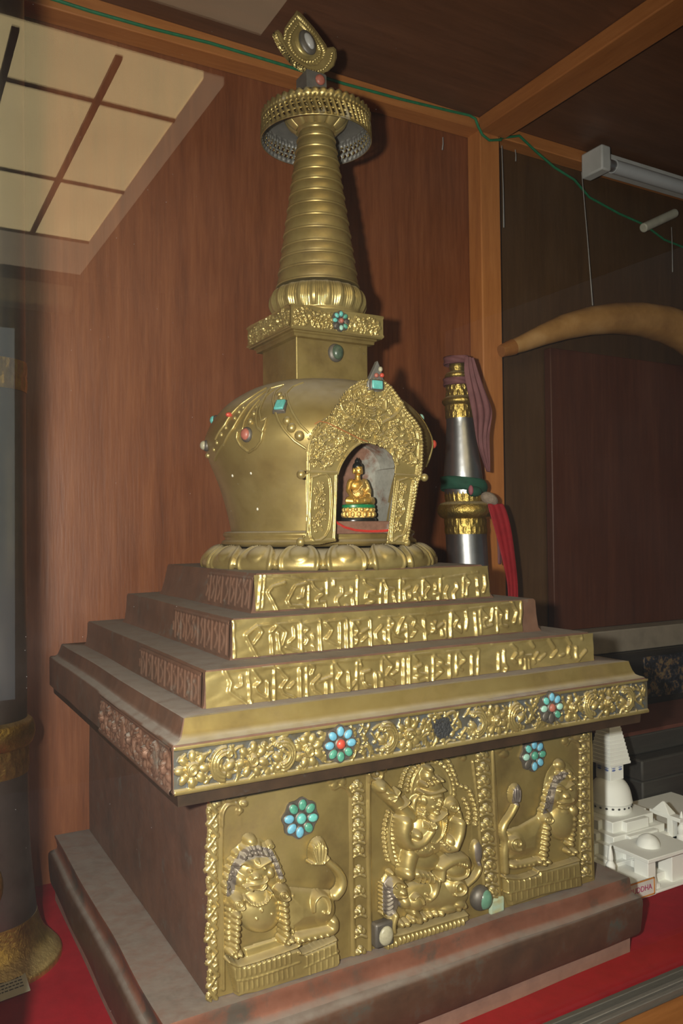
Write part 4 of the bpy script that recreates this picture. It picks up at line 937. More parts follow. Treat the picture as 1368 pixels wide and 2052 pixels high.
def deity(R):
    R.hs = 0.74
    z = Zm(R, 680, 1480, 4.0235)
    z.dome(745, 470, 215, 290, 0.0030); z.dome(620, 830, 250, 280, 0.0025)
    arc = [(745+188*math.cos(q), 430-255*math.sin(q)) for q in np.linspace(-0.1, 3.25, 30)]
    z.beads(arc, 20, 0.0050, 2.0)
    z.stroke([(745+160*math.cos(q), 430-225*math.sin(q)) for q in np.linspace(-0.1, 3.2, 30)], 9, 0.0042)
    z.beads([(505, 395), (525, 310), (560, 240), (620, 180)], 17, 0.0045, 1.9); z.beads([(840, 130), (900, 200), (938, 290), (955, 370), (1000, 395), (1055, 410), (1085, 480), (1110, 560), (1118, 650), (1105, 720)], 20, 0.0048, 2.0)
    z.beads([(1020, 500), (1050, 560), (1062, 630), (1042, 700)], 20, 0.0045, 2.0)
    z.beads([(405, 600), (378, 700), (372, 800), (385, 920), (412, 1010)], 18, 0.0048, 2.0); z.beads([(455, 640), (432, 760), (448, 900), (492, 1050)], 18, 0.0048, 2.0)
    z.stroke([(430, 610), (405, 760), (420, 900), (450, 1020)], 9, 0.0042)
    z.dome(700, 440, 120, 210, 0.0060)
    z.dome(790, 500, 100, 140, 0.0155)                                              # head
    z.dome(785, 400, 95, 70, 0.0160); z.stroke([(690, 450), (760, 455), (870, 425)], 20, 0.0180)
    for x, y, r in ((720, 390, 30), (765, 375, 32), (815, 355, 34), (850, 350, 26), (740, 345, 24), (790, 330, 24)): z.dome(x, y, r, r, 0.0185)
    z.dome(745, 310, 55, 62, 0.0140); z.dome(752, 258, 36, 36, 0.0150)
    z.stroke([(770, 492), (800, 480), (840, 470)], 12, 0.0182); z.dome(832, 520, 22, 42, 0.0195); z.dome(825, 548, 26, 18, 0.0200)
    for x in (785, 848): z.dome(x, 505, 18, 11, 0.0180)
    z.dome(815, 582, 28, 12, 0.0175); z.dome(775, 560, 42, 40, 0.0158); z.dome(805, 612, 36, 26, 0.0155)
    z.dome(702, 510, 30, 58, 0.0130); z.dome(665, 500, 36, 40, 0.0100); z.dome(700, 618, 42, 42, 0.0130)
    for q in range(6): z.dome(700+30*math.cos(q), 618+30*math.sin(q), 14, 14, 0.0140)
    z.stroke([(660, 460), (620, 500), (610, 570), (640, 640)], 30, 0.0080, r2=22)
    z.dome(790, 660, 70, 50, 0.0130)
    z.stroke([(700, 640), (760, 680), (830, 660), (880, 610)], 13, 0.0165)
    z.dome(760, 790, 155, 185, 0.0145)                                              # torso
    z.stroke([(570, 700), (555, 800), (600, 880), (700, 850), (770, 760)], 66, 0.0185, r2=40)   # near arm
    z.dome(560, 720, 75, 70, 0.0150); z.dome(660, 800, 50, 50, 0.0190)
    z.dome(772, 735, 46, 40, 0.0205)
    for i in range(4): z.stroke([(738+20*i, 740), (742+20*i, 705)], 10, 0.0225)
    z.beads([(892, 580), (895, 660), (880, 740), (850, 810), (800, 860), (745, 845)], 9, 0.0185, 1.6)
    z.dome(935, 560, 62, 80, 0.0110); z.spiral(935, 560, 40, 12, 0.0130, 1.4); z.stroke([(980, 600), (990, 660), (960, 690)], 24, 0.011)
    z.stroke([(1010, 700), (1000, 790), (960, 900)], 46, 0.0160, r2=36); z.stroke([(960, 900), (900, 910), (860, 870)], 38, 0.0160)
    for i in range(4): z.dome(850+18*i, 850+16*i, 20, 14, 0.0180)
    z.dome(925, 850, 45, 55, 0.0130)
    z.stroke([(365, 405), (450, 490), (560, 600), (600, 640)], 60, 0.0120)           # club over the shoulder
    z.dome(365, 415, 46, 46, 0.0150); z.stroke([(420, 500), (470, 480), (500, 430)], 14, 0.0150); z.stroke([(500, 580), (560, 540), (580, 510)], 14, 0.0150); z.stroke([(400, 450), (440, 450), (480, 480), (450, 520)], 12, 0.015)
    z.dome(700, 920, 110, 70, 0.0155)
    for i in range(12): z.dome(630+14*i, 900+14*math.sin(i*1.7), 12, 12, 0.0170)
    z.dome(690, 1010, 160, 90, 0.0105)
    z.stroke([(610, 960), (590, 1040), (580, 1120)], 66, 0.0150, r2=58)              # near leg
    z.dome(590, 1115, 62, 66, 0.0185)
    z.stroke([(650, 1110), (740, 1130), (800, 1180), (790, 1260), (745, 1310)], 46, 0.0150, r2=32)
    for i in range(4): z.stroke([(650+40*i, 1095+4*i), (670+38*i, 1130), (660+38*i, 1180)], 8, 0.0165)
    z.stroke([(720, 1270), (770, 1300), (815, 1200), (820, 1150)], 12, 0.0150)
    z.stroke([(850, 1060), (930, 1010), (1030, 990), (1050, 1030)], 46, 0.0150)      # far arm resting on the far knee
    z.stroke([(855, 1060), (848, 1150)], 36, 0.0150)
    for i in range(4): z.dome(985+20*i, 1020+6*i, 14, 30, 0.0165)
    z.dome(970, 1080, 110, 70, 0.0120); z.stroke([(900, 1140), (960, 1150), (1040, 1120), (1060, 1060)], 14, 0.0135)
    # mount: crouching lion
    z.dome(800, 1290, 280, 130, 0.0110); z.dome(970, 1215, 100, 90, 0.0135); z.spiral(985, 1215, 66, 16, 0.0160, 1.3, 2.0, -1)
    z.dome(420, 1270, 85, 180, 0.0060)
    for i in range(8): z.stroke([(352, 1180+34*i), (395, 1220+34*i), (440, 1180+36*i)], 11, 0.0085)
    z.dome(436, 1100, 26, 26, 0.0110)
    z.dome(495, 1240, 85, 95, 0.0125); z.dome(535, 1260, 45, 42, 0.0165); z.stroke([(430, 1210), (470, 1165), (520, 1175), (550, 1200)], 17, 0.0155); z.stroke([(470, 1290), (520, 1300), (560, 1280)], 12, 0.0165)
    for x, y in ((475, 1215), (535, 1210)): z.dome(x, y, 16, 13, 0.0160)
    z.dome(650, 1345, 75, 85, 0.0150); z.stroke([(620, 1310), (650, 1280), (690, 1300), (700, 1350)], 10, 0.0170)
    z.dome(560, 1340, 50, 60, 0.0110)
    z.stroke([(470, 1440), (450, 1520), (455, 1570)], 32, 0.0130, r2=28); z.stroke([(620, 1420), (660, 1450), (665, 1490)], 32, 0.0130)
    z.stroke([(1045, 1190), (1110, 1130), (1148, 1060), (1135, 1010)], 24, 0.0080, r2=20)
    z.dome(1130, 930, 46, 100, 0.0085)
    for i in range(12): z.dome(520+46*i, 1515-0.30*46*i+8*math.sin(i*2), 30, 34, 0.0115)
    z.dome(900, 1390, 90, 45, 0.0125); z.dome(990, 1355, 60, 40, 0.0125)
    z.poly([(360, 1640), (440, 1580), (1040, 1400), (1060, 1470), (900, 1560), (520, 1690), (400, 1710)], 0.0070, 14)
    z.stroke([(430, 1595), (520, 1585), (1045, 1430)], 16, 0.0115)
    for i in range(19): z.dome(400+34*i, 1668-0.29*34*i+(20 if i < 3 else 0), 17, 46, 0.0100, 0.0)
GOLDR = dusty('gilt_figures', [(0.25, G1), (0.5, G2), (0.75, G3)], 0.62, 0.38, 22, dust=0.38, bump=0.10, bump_scale=120)
DULL = dusty('tarnished_curls', [(0.3, (0.15, 0.125, 0.115)), (0.7, (0.25, 0.21, 0.17))], 0.5, 0.45, 60, dust=0.8)
def fig(name, px0, px1, py, fn, lo=0.0, hi=0.160, second=None):
    a, b = xr(px0, px1, py)
    return relief_mesh(name, (0, FPY, 0.0005), (1, 0, 0), (0, -1, 0), (a, b), (lo, hi), 0.00045, fn, GOLDR, panel, keep=0.0006, lift=0.0007, second=second, blur=2)
zpx = lambda ox, oy, k, P: [(ox+x/k, oy+y/k) for x, y in P]
mane_a = zpx(380, 1540, 3.6, [(262, 930), (270, 820), (300, 700), (370, 590), (430, 560), (500, 560), (590, 585), (640, 680), (680, 800), (640, 800), (600, 690), (560, 640), (470, 650), (375, 690), (335, 780), (320, 900)])
fig('lion_relief', 425, 702, 1800, lion_a, second=(DULL, lambda X, Y, H: inside(mane_a, X, Y)))['label'] = 'lion facing out, tail rising on its right'
dull_d = zpx(680, 1480, 4.0235, [(345, 1180), (390, 1110), (430, 1130), (430, 1250), (490, 1330), (470, 1400), (400, 1440), (345, 1400)]); tuft_d = zpx(680, 1480, 4.0235, [(1085, 860), (1130, 830), (1175, 900), (1170, 1020), (1110, 1030), (1090, 960)])
fig('deity_relief', 722, 985, 1700, deity, second=(DULL, lambda X, Y, H: inside(dull_d, X, Y) | inside(tuft_d, X, Y)))['label'] = 'crowned seated deity riding a crouching lion'
mane_b = zpx(960, 1400, 3.353, [(425, 780), (455, 640), (500, 520), (560, 490), (600, 500), (570, 540), (520, 590), (505, 660), (485, 760)])
tuft_b = zpx(960, 1400, 3.353, [(215, 700), (225, 620), (262, 575), (305, 620), (300, 690), (262, 725)])
fig('lion_relief', 970, 1172, 1650, lion_b, second=(DULL, lambda X, Y, H: inside(mane_b, X, Y) | inside(tuft_b, X, Y)))['label'] = 'lion with tail rising on its left'
# rosettes and stones on the panel
c = at_y(603, 1640, FPY-0.003); flower(c, 0.0155, [2, 2, 0, 2, 1, 1, 1, 2], TURQ[0], panel, n=8, q0=1.45)
c = at_y(1070, 1514, FPY-0.003); flower(c, 0.0148, [1, 1, 2, 1, 1, 2, 3, 0], TURQ[2], panel, gone=(5,))
c = at_y(766, 1868, FPY-0.004)
MB().box((c[0]-0.0095, FPY-0.009, c[2]-0.010), (c[0]+0.0085, FPY, c[2]+0.010)).build('stone_setting', BEZEL, panel, bevel=0.002)
MB().ell((c[0]+0.0005, FPY-0.009, c[2]-0.001), (0.0068, 0.003, 0.008), 16, 10).build('beige_stone', BEIGE, panel)
c = at_y(966, 1800, FPY-0.004)
MB().ell((c[0]-0.001, FPY-0.002, c[2]), (0.0105, 0.008, 0.0112), 20, 12).build('stone_setting', BEZEL, panel)
MB().ell((c[0]+0.001, FPY-0.0055, c[2]-0.0005), (0.0078, 0.0062, 0.0088), 20, 12).build('green_stone', plain('pale_green_stone', (0.13, 0.27, 0.19), 0.3, 0, (0.08, 0.18, 0.13), 200), panel)
c = at_y(996, 1812, FPY-0.002)
MB().box((c[0]-0.009, FPY-0.0035, c[2]-0.008), (c[0]+0.008, FPY+0.001, c[2]+0.006)).build('verdigris_patch', plain('verdigris', (0.30, 0.42, 0.35), 0.8, 0, (0.34, 0.30, 0.14), 120), panel, bevel=0.002)

# ================================================================== DOME, NICHE, SPIRE
def polar(name, prof, amp, mat, parent, n=360, c=(0, 0), smooth=80, skip=None):
    """turned form whose radius is beaten by amp(theta, s) along the profile normal"""
    V = []; F = []; k = len(prof)
    for i, (r, z) in enumerate(prof):
        a, b = prof[max(i-1, 0)], prof[min(i+1, k-1)]; d = Vector((b[0]-a[0], b[1]-a[1])); d.normalize(); nr, nz = d.y, -d.x
        for j in range(n):
            q = 2*PI*j/n; h = amp(q, i/(k-1)); V.append((c[0]+(r+nr*h)*math.cos(q), c[1]+(r+nr*h)*math.sin(q), z+nz*h))
    for i in range(k-1):
        for j in range(n):
            f = (i*n+j, i*n+(j+1) % n, (i+1)*n+(j+1) % n, (i+1)*n+j)
            if skip is None or not all(skip(V[q]) for q in f): F.append(f)
    m = MB(); m.add(V, F); return m.build(name, mat, parent, smooth)
DCX, DCY = 0.003, -0.0017
lp = smoothprof([(0.1175, 0.3085), (0.1225, 0.3105), (0.1245, 0.3150), (0.1220, 0.3215), (0.1150, 0.3275), (0.1080, 0.3310), (0.1010, 0.3320)], 6)
def lotus_amp(n, a1, a2):
    def f(q, s):
        t = ((q*n/(2*PI)+0.5) % 1.0)-0.5                        # across one petal
        w = 0.46*math.sqrt(max(0.0, 1-((s-0.42)/0.50)**2)); e = abs(t)/max(w, 1e-4)
        h = -a2
        if e < 1: h = a1*(1-e*e)**0.35*0.42
        if 0.72 < e < 1.02 and s < 0.9: h += a2*1.1*math.sin(PI*(e-0.72)/0.30)
        d = ((t)/0.22)**2+((s-0.62)/0.22)**2
        if d < 1: h += a1*0.62*math.sqrt(1-d)
        return h
    return f
polar('lotus_base', lp, lotus_amp(17, 0.0042, 0.0018), GOLD, stupa, 680, (DCX, DCY))
MB().lathe([(0.098, 0.3315), (0.1035, 0.3325), (0.1055, 0.3345), (0.1045, 0.3372), (0.1015, 0.3385), (0.1010, 0.3405), (0.1030, 0.3425), (0.1035, 0.3445), (0.1020, 0.3465), (0.097, 0.3475)], 96, (DCX, DCY)).build('dome_foot', GOLD_SMOOTH, stupa, 60)
DP = smoothprof([(0.0945, 0.3468), (0.0955, 0.352), (0.0985, 0.3664), (0.1045, 0.388), (0.1105, 0.4046), (0.1165, 0.4183), (0.1212, 0.432), (0.1222, 0.4405), (0.1200, 0.4505), (0.1110, 0.4672), (0.0955, 0.4834), (0.0750, 0.4965), (0.0600, 0.5020), (0.048, 0.5045), (0.02, 0.5055)], 5)
def dome_r(z):
    for (r0, z0), (r1, z1) in zip(DP[:-1], DP[1:]):
        if z0 <= z <= z1: return r0+(r1-r0)*(z-z0)/(z1-z0+1e-9)
    return 0.0
NX0, NX1, NZ0, NZ1 = -0.043, 0.032, 0.3490, 0.4330
rn = random.Random(2)
dome = polar('dome', DP, lambda q, s: 0.0005*math.sin(5*q+9*s)*math.sin(PI*s), GOLD_SMOOTH, stupa, 240, (DCX, DCY), 60,
             skip=lambda p: NX0 < p[0] < NX1 and p[1] < -0.05 and NZ0 < p[2] < NZ1)
def on_dome(px, py, off=0.0):
    d = ray(px, py); d = d/np.linalg.norm(d)
    for i in range(4000):
        t = 0.55+i*0.0001; p = CAM+d*t
        if 0.346 < p[2] < 0.5055 and math.hypot(p[0]-DCX, p[1]-DCY) <= dome_r(p[2])+off: return p
    return None
def dtube(pts, r, name, mat=GOLD, lift=0.0006, k=5):
    P = [on_dome(*q, lift) for q in pts]; P = [p for p in P if p is not None]
    out = []
    for i in range(len(P)-1):
        for j in range(k):
            p = P[i]+(P[i+1]-P[i])*j/k; rr = dome_r(p[2])+lift; q = math.atan2(p[1]-DCY, p[0]-DCX)
            if rr > 0.03: p = np.array([DCX+rr*math.cos(q), DCY+rr*math.sin(q), p[2]])
            out.append(p)
    out.append(P[-1]); m.tube(out, r, 8)
D = lambda x, y: (400+x/5.7, 740+y/5.7)
m = MB()
garland = None
for pts in ([(1180, 155), (1060, 200), (985, 280), (1010, 380), (1060, 500), (1150, 640), (1245, 730)], [(950, 190), (860, 260), (835, 360), (860, 480), (900, 590), (960, 690), (1080, 820), (1210, 905)],
            [(830, 205), (700, 290), (560, 400), (470, 520), (380, 670), (280, 840), (170, 1040)], [(760, 215), (600, 310), (470, 400), (370, 500), (280, 640), (180, 800)],
            [(850, 230), (760, 300), (660, 440), (640, 560), (660, 670), (720, 720), (700, 820), (640, 900), (560, 950), (470, 880), (420, 790), (430, 710), (490, 680), (510, 590), (580, 470), (680, 350)],
            [(960, 175), (800, 220), (740, 330), (680, 480), (700, 590), (760, 560), (740, 640), (715, 700)]):
    dtube([D(*q) for q in pts], 0.0013, '')
for x, y, r in ((1000, 590, 50), (1050, 670, 55), (1140, 760, 58), (930, 330, 40), (910, 290, 34), (620, 510, 34), (580, 600, 36), (650, 435, 26), (500, 440, 26), (450, 490, 26), (300, 670, 26), (250, 750, 28), (200, 840, 28), (165, 920, 28), (400, 560, 26), (95, 985, 34)):
    p = on_dome(*D(x, y), 0.0)
    if p is not None: m.ell(p, r/5.7*0.00049, 14, 8)
garland = m.build('garland', GOLD, dome, 60)
def stone(px, py, rx, rz, mat, name='garland_stone', parent=None, th=0.004, bez=True):
    p = on_dome(px, py, 0.0); q = math.atan2(p[1]-DCY, p[0]-DCX); rot = Matrix.Rotation(q+PI/2, 3, 'Z')
    if bez: MB().ell(p, (rx*1.3, th, rz*1.3), 18, 10, rot).build('stone_setting', BEZEL, parent)
    return MB().ell(p+np.array([math.cos(q), math.sin(q), 0.15])*0.0018, (rx, th, rz), 18, 10, rot).build(name, mat, parent)
p = on_dome(562, 815, 0.0); q = math.atan2(p[1]-DCY, p[0]-DCX)
tq = MB()
ur = np.array([-math.sin(q), math.cos(q), 0]); nr = np.array([math.cos(q)*0.75, math.sin(q)*0.75, 0.66]); uv = np.cross(nr, ur)
uv = uv/np.linalg.norm(uv)*(1 if uv[2] > 0 else -1)
for s, (hw, hh, d0, d1), nm, mt in ((0, (0.0068, 0.0085, -0.002, 0.0022), 'stone_setting', BEZEL), (1, (0.0050, 0.0068, 0.0, 0.0042), 'garland_stone', TURQ[0])):
    P = [p+ur*a*hw+uv*b*hh+nr*d0 for a, b in ((-1, -1), (1, -1), (1, 1), (-1, 1))]+[p+ur*a*hw*0.9+uv*b*hh*0.9+nr*d1 for a, b in ((-1, -1), (1, -1), (1, 1), (-1, 1))]
    MB().hexa(P).build(nm, mt, dome, bevel=0.0008)
stone(494, 871, 0.0052, 0.0058, CORAL_DULL, parent=dome)
stone(462, 832, 0.0026, 0.0026, CORAL, parent=dome, bez=False)
for th, z, mt in ((2.66, 0.4680, TURQ[0]), (-0.46, 0.4690, TURQ[3]), (-0.50, 0.4400, CORAL), (2.98, 0.4365, BEIGE)):
    r = dome_r(z); c = np.array([DCX+r*math.cos(th), DCY+r*math.sin(th), z]); rot = Matrix.Rotation(th+PI/2, 3, 'Z')
    MB().ell(c, (0.0060, 0.0045, 0.0060), 18, 10, rot).build('stone_setting', BEZEL, dome)
    MB().ell(c+np.array([math.cos(th), math.sin(th), 0.1])*0.003, (0.0046, 0.0040, 0.0048), 18, 10, rot).build('garland_stone', mt, dome)
for z in (0.4420, 0.4690):                                                 # bead string on the right flank
    pass
mm = MB(); mm.tube([(DCX+(dome_r(z)+0.001)*math.cos(-0.40), DCY+(dome_r(z)+0.001)*math.sin(-0.40), z) for z in np.linspace(0.415, 0.492, 22)], 0.0016, 8)
mm.tube([(DCX+(dome_r(z)+0.001)*math.cos(-0.56), DCY+(dome_r(z)+0.001)*math.sin(-0.56), z) for z in np.linspace(0.415, 0.492, 22)], 0.0016, 8).build('garland', GOLD, dome)
for px, py in ((503, 948), (516, 1020), (466, 953)):
    q = on_dome(px, py, 0.0); MB().ell(q, (0.0012, 0.0012, 0.0016), 10, 6).build('wax_drop', WHITEWAX, dome)

# niche: a painted pocket behind the arch
nm_, t, n, l, b = nt('niche_paint')
nz = noise_node(n, l, 32, 5, 0.7); sx = n.new('ShaderNodeSeparateXYZ'); g = n.new('ShaderNodeNewGeometry'); l.new(g.outputs['Position'], sx.inputs[0])
patch = mathn(n, l, 'ADD', mathn(n, l, 'MULTIPLY', sx.outputs['X'], 14.0), mathn(n, l, 'MULTIPLY', nz.outputs['Fac'], 1.3))
pr_ = n.new('ShaderNodeMapRange'); pr_.inputs[1].default_value = 0.92; pr_.inputs[2].default_value = 1.10; l.new(patch, pr_.inputs[0])
n2 = noise_node(n, l, 90, 5, 0.7)
brown = ramp(n, l, n2.outputs['Fac'], [(0.3, (0.12, 0.055, 0.035)), (0.7, (0.23, 0.115, 0.075))]).outputs[0]
grey = ramp(n, l, n2.outputs['Fac'], [(0.3, (0.21, 0.20, 0.17)), (0.7, (0.33, 0.32, 0.28))]).outputs[0]
l.new(mixc(n, l, pr_.outputs[0], brown, grey), b.inputs['Base Color']); b.inputs['Roughness'].default_value = 0.85
NF = 0.3560
prof = [(NX0-0.003, NF-0.001), (NX0-0.003, 0.408)]+[((NX0+NX1)/2-0.047*math.cos(q), 0.408+0.032*math.sin(q)) for q in np.linspace(0.05, PI-0.05, 18)]+[(NX1+0.003, 0.408), (NX1+0.003, NF-0.001)]
V = []; F = []
for (x, z) in prof:
    for y in (-0.112, -0.100, -0.085, -0.068): V.append((x*(1.0 if y < -0.09 else 0.98), y, z))
k = len(prof)
for i in range(k-1):
    for j in range(3): F.append((i*4+j, i*4+j+1, (i+1)*4+j+1, (i+1)*4+j))
F.append(tuple(i*4+3 for i in range(k)))
nb = MB(); nb.add(V, F); nich = nb.build('niche', nm_, dome, 50)
sm = nich.modifiers.new('thickness', 'SOLIDIFY'); sm.thickness = 0.002; sm.offset = 0
MB().box((NX0-0.004, -0.1165, 0.3440), (NX1+0.004, -0.064, NF)).build('niche_floor', nm_, dome, bevel=0.0012)

# gilt arch in front of the niche
AY = -0.127
outer = [(600, 1092), (601, 1078), (610, 1074), (612, 1030), (611, 990), (611, 960), (612, 935), (613, 905), (618, 880), (628, 862), (645, 845), (660, 835), (672, 815), (688, 790), (705, 775), (725, 763), (745, 758), (765, 760), (785, 775),
         (803, 800), (815, 822), (835, 845), (845, 862), (848, 890), (847, 930), (844, 955), (838, 968), (834, 995), (826, 1040), (818, 1085), (814, 1092), (803, 1092)]
leg_r = [(772, 1090), (777, 1060), (784, 1010), (788, 960)]
inner = [(790, 935), (784, 914), (770, 900), (755, 891), (737, 885), (722, 889), (707, 900), (693, 917), (683, 935), (678, 950)]
leg_l = [(676, 1000), (673, 1040), (672, 1085), (640, 1092)]
arch_poly = outer+leg_r+inner+leg_l
def arch(R):
    R.poly(arch_poly, 0.0016, 3.0)
    rn = random.Random(12)
    band = [q for q in outer[1:-1]]
    R.beads(band[1:], 4.4, 0.0052, 1.55)
    c = np.array([735, 960.0])
    ins = [tuple(np.array(q)+(c-np.array(q))/np.linalg.norm(c-np.array(q))*9) for q in band[1:]]
    R.stroke(ins, 2.4, 0.0036)
    R.stroke(inner, 2.6, 0.0040); R.stroke([(675, 950), (674, 1000), (671, 1084)], 2.6, 0.0034); R.stroke([(787, 960), (780, 1020), (771, 1088)], 2.6, 0.0034)
    # busy figures of the arch head
    reg = [(632, 868), (664, 842), (690, 800), (720, 772), (760, 768), (790, 795), (812, 835), (836, 866), (838, 930), (800, 930), (786, 900), (738, 876), (695, 900), (672, 938), (622, 938), (622, 890)]
    k = 0
    while k < 430:
        x, y = rn.uniform(622, 840), rn.uniform(766, 940)
        if not inside(reg, np.array([x]), np.array([y]))[0]: continue
        k += 1; r = rn.uniform(2.2, 4.6); q = rn.uniform(0, PI)
        if rn.random() < 0.5: R.dome(x, y, r, r*rn.uniform(0.6, 1), rn.uniform(0.0035, 0.0062), q)
        else:
            d = rn.uniform(4, 10); b1 = rn.uniform(-0.5, 0.5)
            R.stroke([(x-d*math.cos(q), y-d*math.sin(q)), (x+b1*d*math.sin(q), y-b1*d*math.cos(q)), (x+d*math.cos(q), y+d*math.sin(q))], rn.uniform(1.4, 2.2), rn.uniform(0.004, 0.0062))
    # winged figure in the crown of the arch
    R.dome(746, 797, 11, 12, 0.0072); R.dome(742, 795, 3, 2.4, 0.0095); R.dome(752, 795, 3, 2.4, 0.0095); R.dome(747, 802, 4, 5, 0.0108)
    R.dome(746, 784, 10, 6, 0.0080); R.dome(746, 824, 11, 13, 0.0062); [R.stroke([(737, 816+5*i), (746, 820+5*i), (755, 816+5*i)], 1.6, 0.0078) for i in range(4)]
    R.stroke([(733, 815), (716, 806), (711, 822)], 4, 0.0078); R.stroke([(760, 815), (774, 822), (775, 802)], 4, 0.0078)
    for s in (-1, 1):
        for i in range(4): R.stroke([(746+s*22, 848), (746+s*(36+6*i), 842-5*i), (746+s*(48+5*i), 836-10*i)], 2.6, 0.0066)
        R.stroke([(746+s*8, 842), (746+s*16, 858), (746+s*10, 868)], 4, 0.0075)
    for x, y, r in ((661, 903, 10), (665, 858, 8), (636, 880, 6), (813, 900, 9), (712, 880, 5), (738, 872, 6), (760, 880, 5), (778, 882, 6)):
        for i in range(6): R.dome(x+0.75*r*math.cos(i), y+0.75*r*math.sin(i), r*0.42, None, 0.0055)
        R.dome(x, y, r*0.5, None, 0.0068); R.spiral(x, y, r*0.95, 1.4, 0.006, 1.3)
    # legs
    for fr in ([(626, 957), (662, 957), (661, 1062), (624, 1076), (626, 957)], [(800, 964), (834, 964), (816, 1060), (800, 1076), (786, 1076), (800, 964)]): R.stroke(fr, 2.2, 0.0042)
    for pts in ([(640, 968), (648, 985), (636, 1005), (650, 1025), (638, 1045), (648, 1062)], [(816, 975), (806, 1000), (812, 1022), (798, 1045), (800, 1062)]):
        R.stroke(pts, 2.4, 0.0042)
    for cx, w in ((643, 11), (809, 9)):
        for i in range(46):
            y = rn.uniform(966, 1066); x = cx+rn.uniform(-w, w)-(0 if cx < 700 else (y-966)*0.13); R.dome(x, y, rn.uniform(2.2, 3.6), None, rn.uniform(0.0035, 0.0052))
    R.stroke([(616, 946), (676, 948)], 4, 0.004); R.stroke([(790, 952), (846, 955)], 4, 0.004)
    R.stroke([(606, 1086), (672, 1082)], 4, 0.0034); R.stroke([(774, 1086), (814, 1088)], 4, 0.0034)
ax0, ax1 = at_y(596, 1000, AY)[0], at_y(854, 950, AY)[0]
archo = relief_mesh('niche_arch', (0, AY, 0.330), (1, 0, 0), (0, -1, 0), (ax0-0.004, ax1+0.008), (0, 0.178), 0.00045, arch, GOLD, stupa, mask=lambda X, Y: inside(arch_poly, X, Y))
sd = archo.modifiers.new('thickness', 'SOLIDIFY'); sd.thickness = 0.0022; sd.offset = -1
for px, py, r in ((603, 951, 0.0042), (850, 957, 0.0040), (602, 1086, 0.0040), (815, 1087, 0.0036)):
    p = at_y(px, py, AY-0.001); MB().ell(p, r, 16, 10).build('knob', GOLD, archo)
# jewelled tip of the arch
leaf = [at_y(px, py, AY-0.004) for px, py in ((757, 722), (764, 740), (769, 760), (771, 775), (766, 784), (748, 786), (738, 780), (736, 768), (744, 750))]
tip = MB().prism(leaf, (0, 1, 0), 0.006).build('jewelled_tip', GREYMETAL, archo, 30, bevel=0.001)
def jewel(px, py, rx, rz, mat, boxy=False, y=AY-0.0055, th=0.002):
    c = at_y(px, py, y)
    if boxy: MB().box((c[0]-rx, y-th, c[2]-rz), (c[0]+rx, y+0.003, c[2]+rz)).build('tip_stone', mat, tip, bevel=0.0012)
    else: MB().ell(c, (rx, th, rz), 14, 8).build('tip_stone', mat, tip)
jewel(755, 771, 0.0074, 0.0052, BEZEL, True, th=0.001); jewel(755, 771, 0.0060, 0.0042, TURQ[0], True)
jewel(754, 752, 0.0024, 0.0022, CORAL_DULL); jewel(765, 752, 0.0024, 0.0022, CORAL); jewel(762, 740, 0.0022, 0.0026, BEIGE)

# square neck and slab
neck = sqloft([sq(0.0425, 0.500), sq(0.0425, 0.52), sq(0.0425, 0.5455)], 12, 0.0004, 8).build('neck', GOLD_SMOOTH, stupa, 50, bevel=0.001)
MB().tube([(-0.0425, -0.0425, 0.502), (-0.0425, -0.0425, 0.5455)], 0.0012, 8).build('edge_bead', GOLD, neck)
sqloft([sq(0.044, 0.5445), sq(0.0475, 0.5452), sq(0.0478, 0.5480), sq(0.0495, 0.5490), sq(0.0497, 0.5512)], 12, 0.0003, 8).build('neck_moulding', GOLD_SMOOTH, stupa, 40)
slab = sqloft([sq(0.0535, 0.5505), sq(0.0543, 0.5515), sq(0.0543, 0.5745), sq(0.0535, 0.5755), sq(0.03, 0.5757)], 14, 0.0005, 12).build('square_slab', GOLD_SMOOTH, stupa, 50)
def slabrel(seed, gap=None):
    def fn(R):
        fill_prims(R, -0.050, 0.050, 0.003, 0.020, 150, 0.0012, 0.0026, 0.0024, seed)
        for i, x in enumerate(np.linspace(-0.044, 0.044, 6)): rosette_prims(R, x, 0.0115, 0.0072, 0.0028, 6, i)
        R.stroke([(-0.0535, 0.0012), (0.0535, 0.0012), (0.0535, 0.0222), (-0.0535, 0.0222), (-0.0535, 0.0012)], 0.0014, 0.0016)
    return fn
relief_mesh('slab_frieze', (0, -0.0545, 0.5515), (1, 0, 0), (0, -1, 0), (-0.0543, 0.0543), (0, 0.0232), 0.0005, slabrel(3), GOLD, slab, chart='uv', lift=0.0006)
relief_mesh('slab_frieze', (-0.0545, 0, 0.5515), (0, 1, 0), (-1, 0, 0), (-0.0543, 0.0543), (0, 0.0232), 0.0005, slabrel(8), GOLD, slab, chart='uv', lift=0.0006)
c = at_y(683, 643, -0.0580); flower(c, 0.0105, [0, 2, 3, 2, 3, 3, 0, 0], CORAL_DULL, slab, gone=(5, 2))
c = at_y(673, 706, -0.0435)
MB().ell((c[0], -0.0425, c[2]-0.0005), (0.0092, 0.0045, 0.0098), 20, 12).build('stone_setting', BEZEL, neck)
o = MB().ell((c[0]+0.001, -0.0450, c[2]), (0.0068, 0.0050, 0.0080), 20, 12).build('dark_green_stone', DARKGREEN, neck)

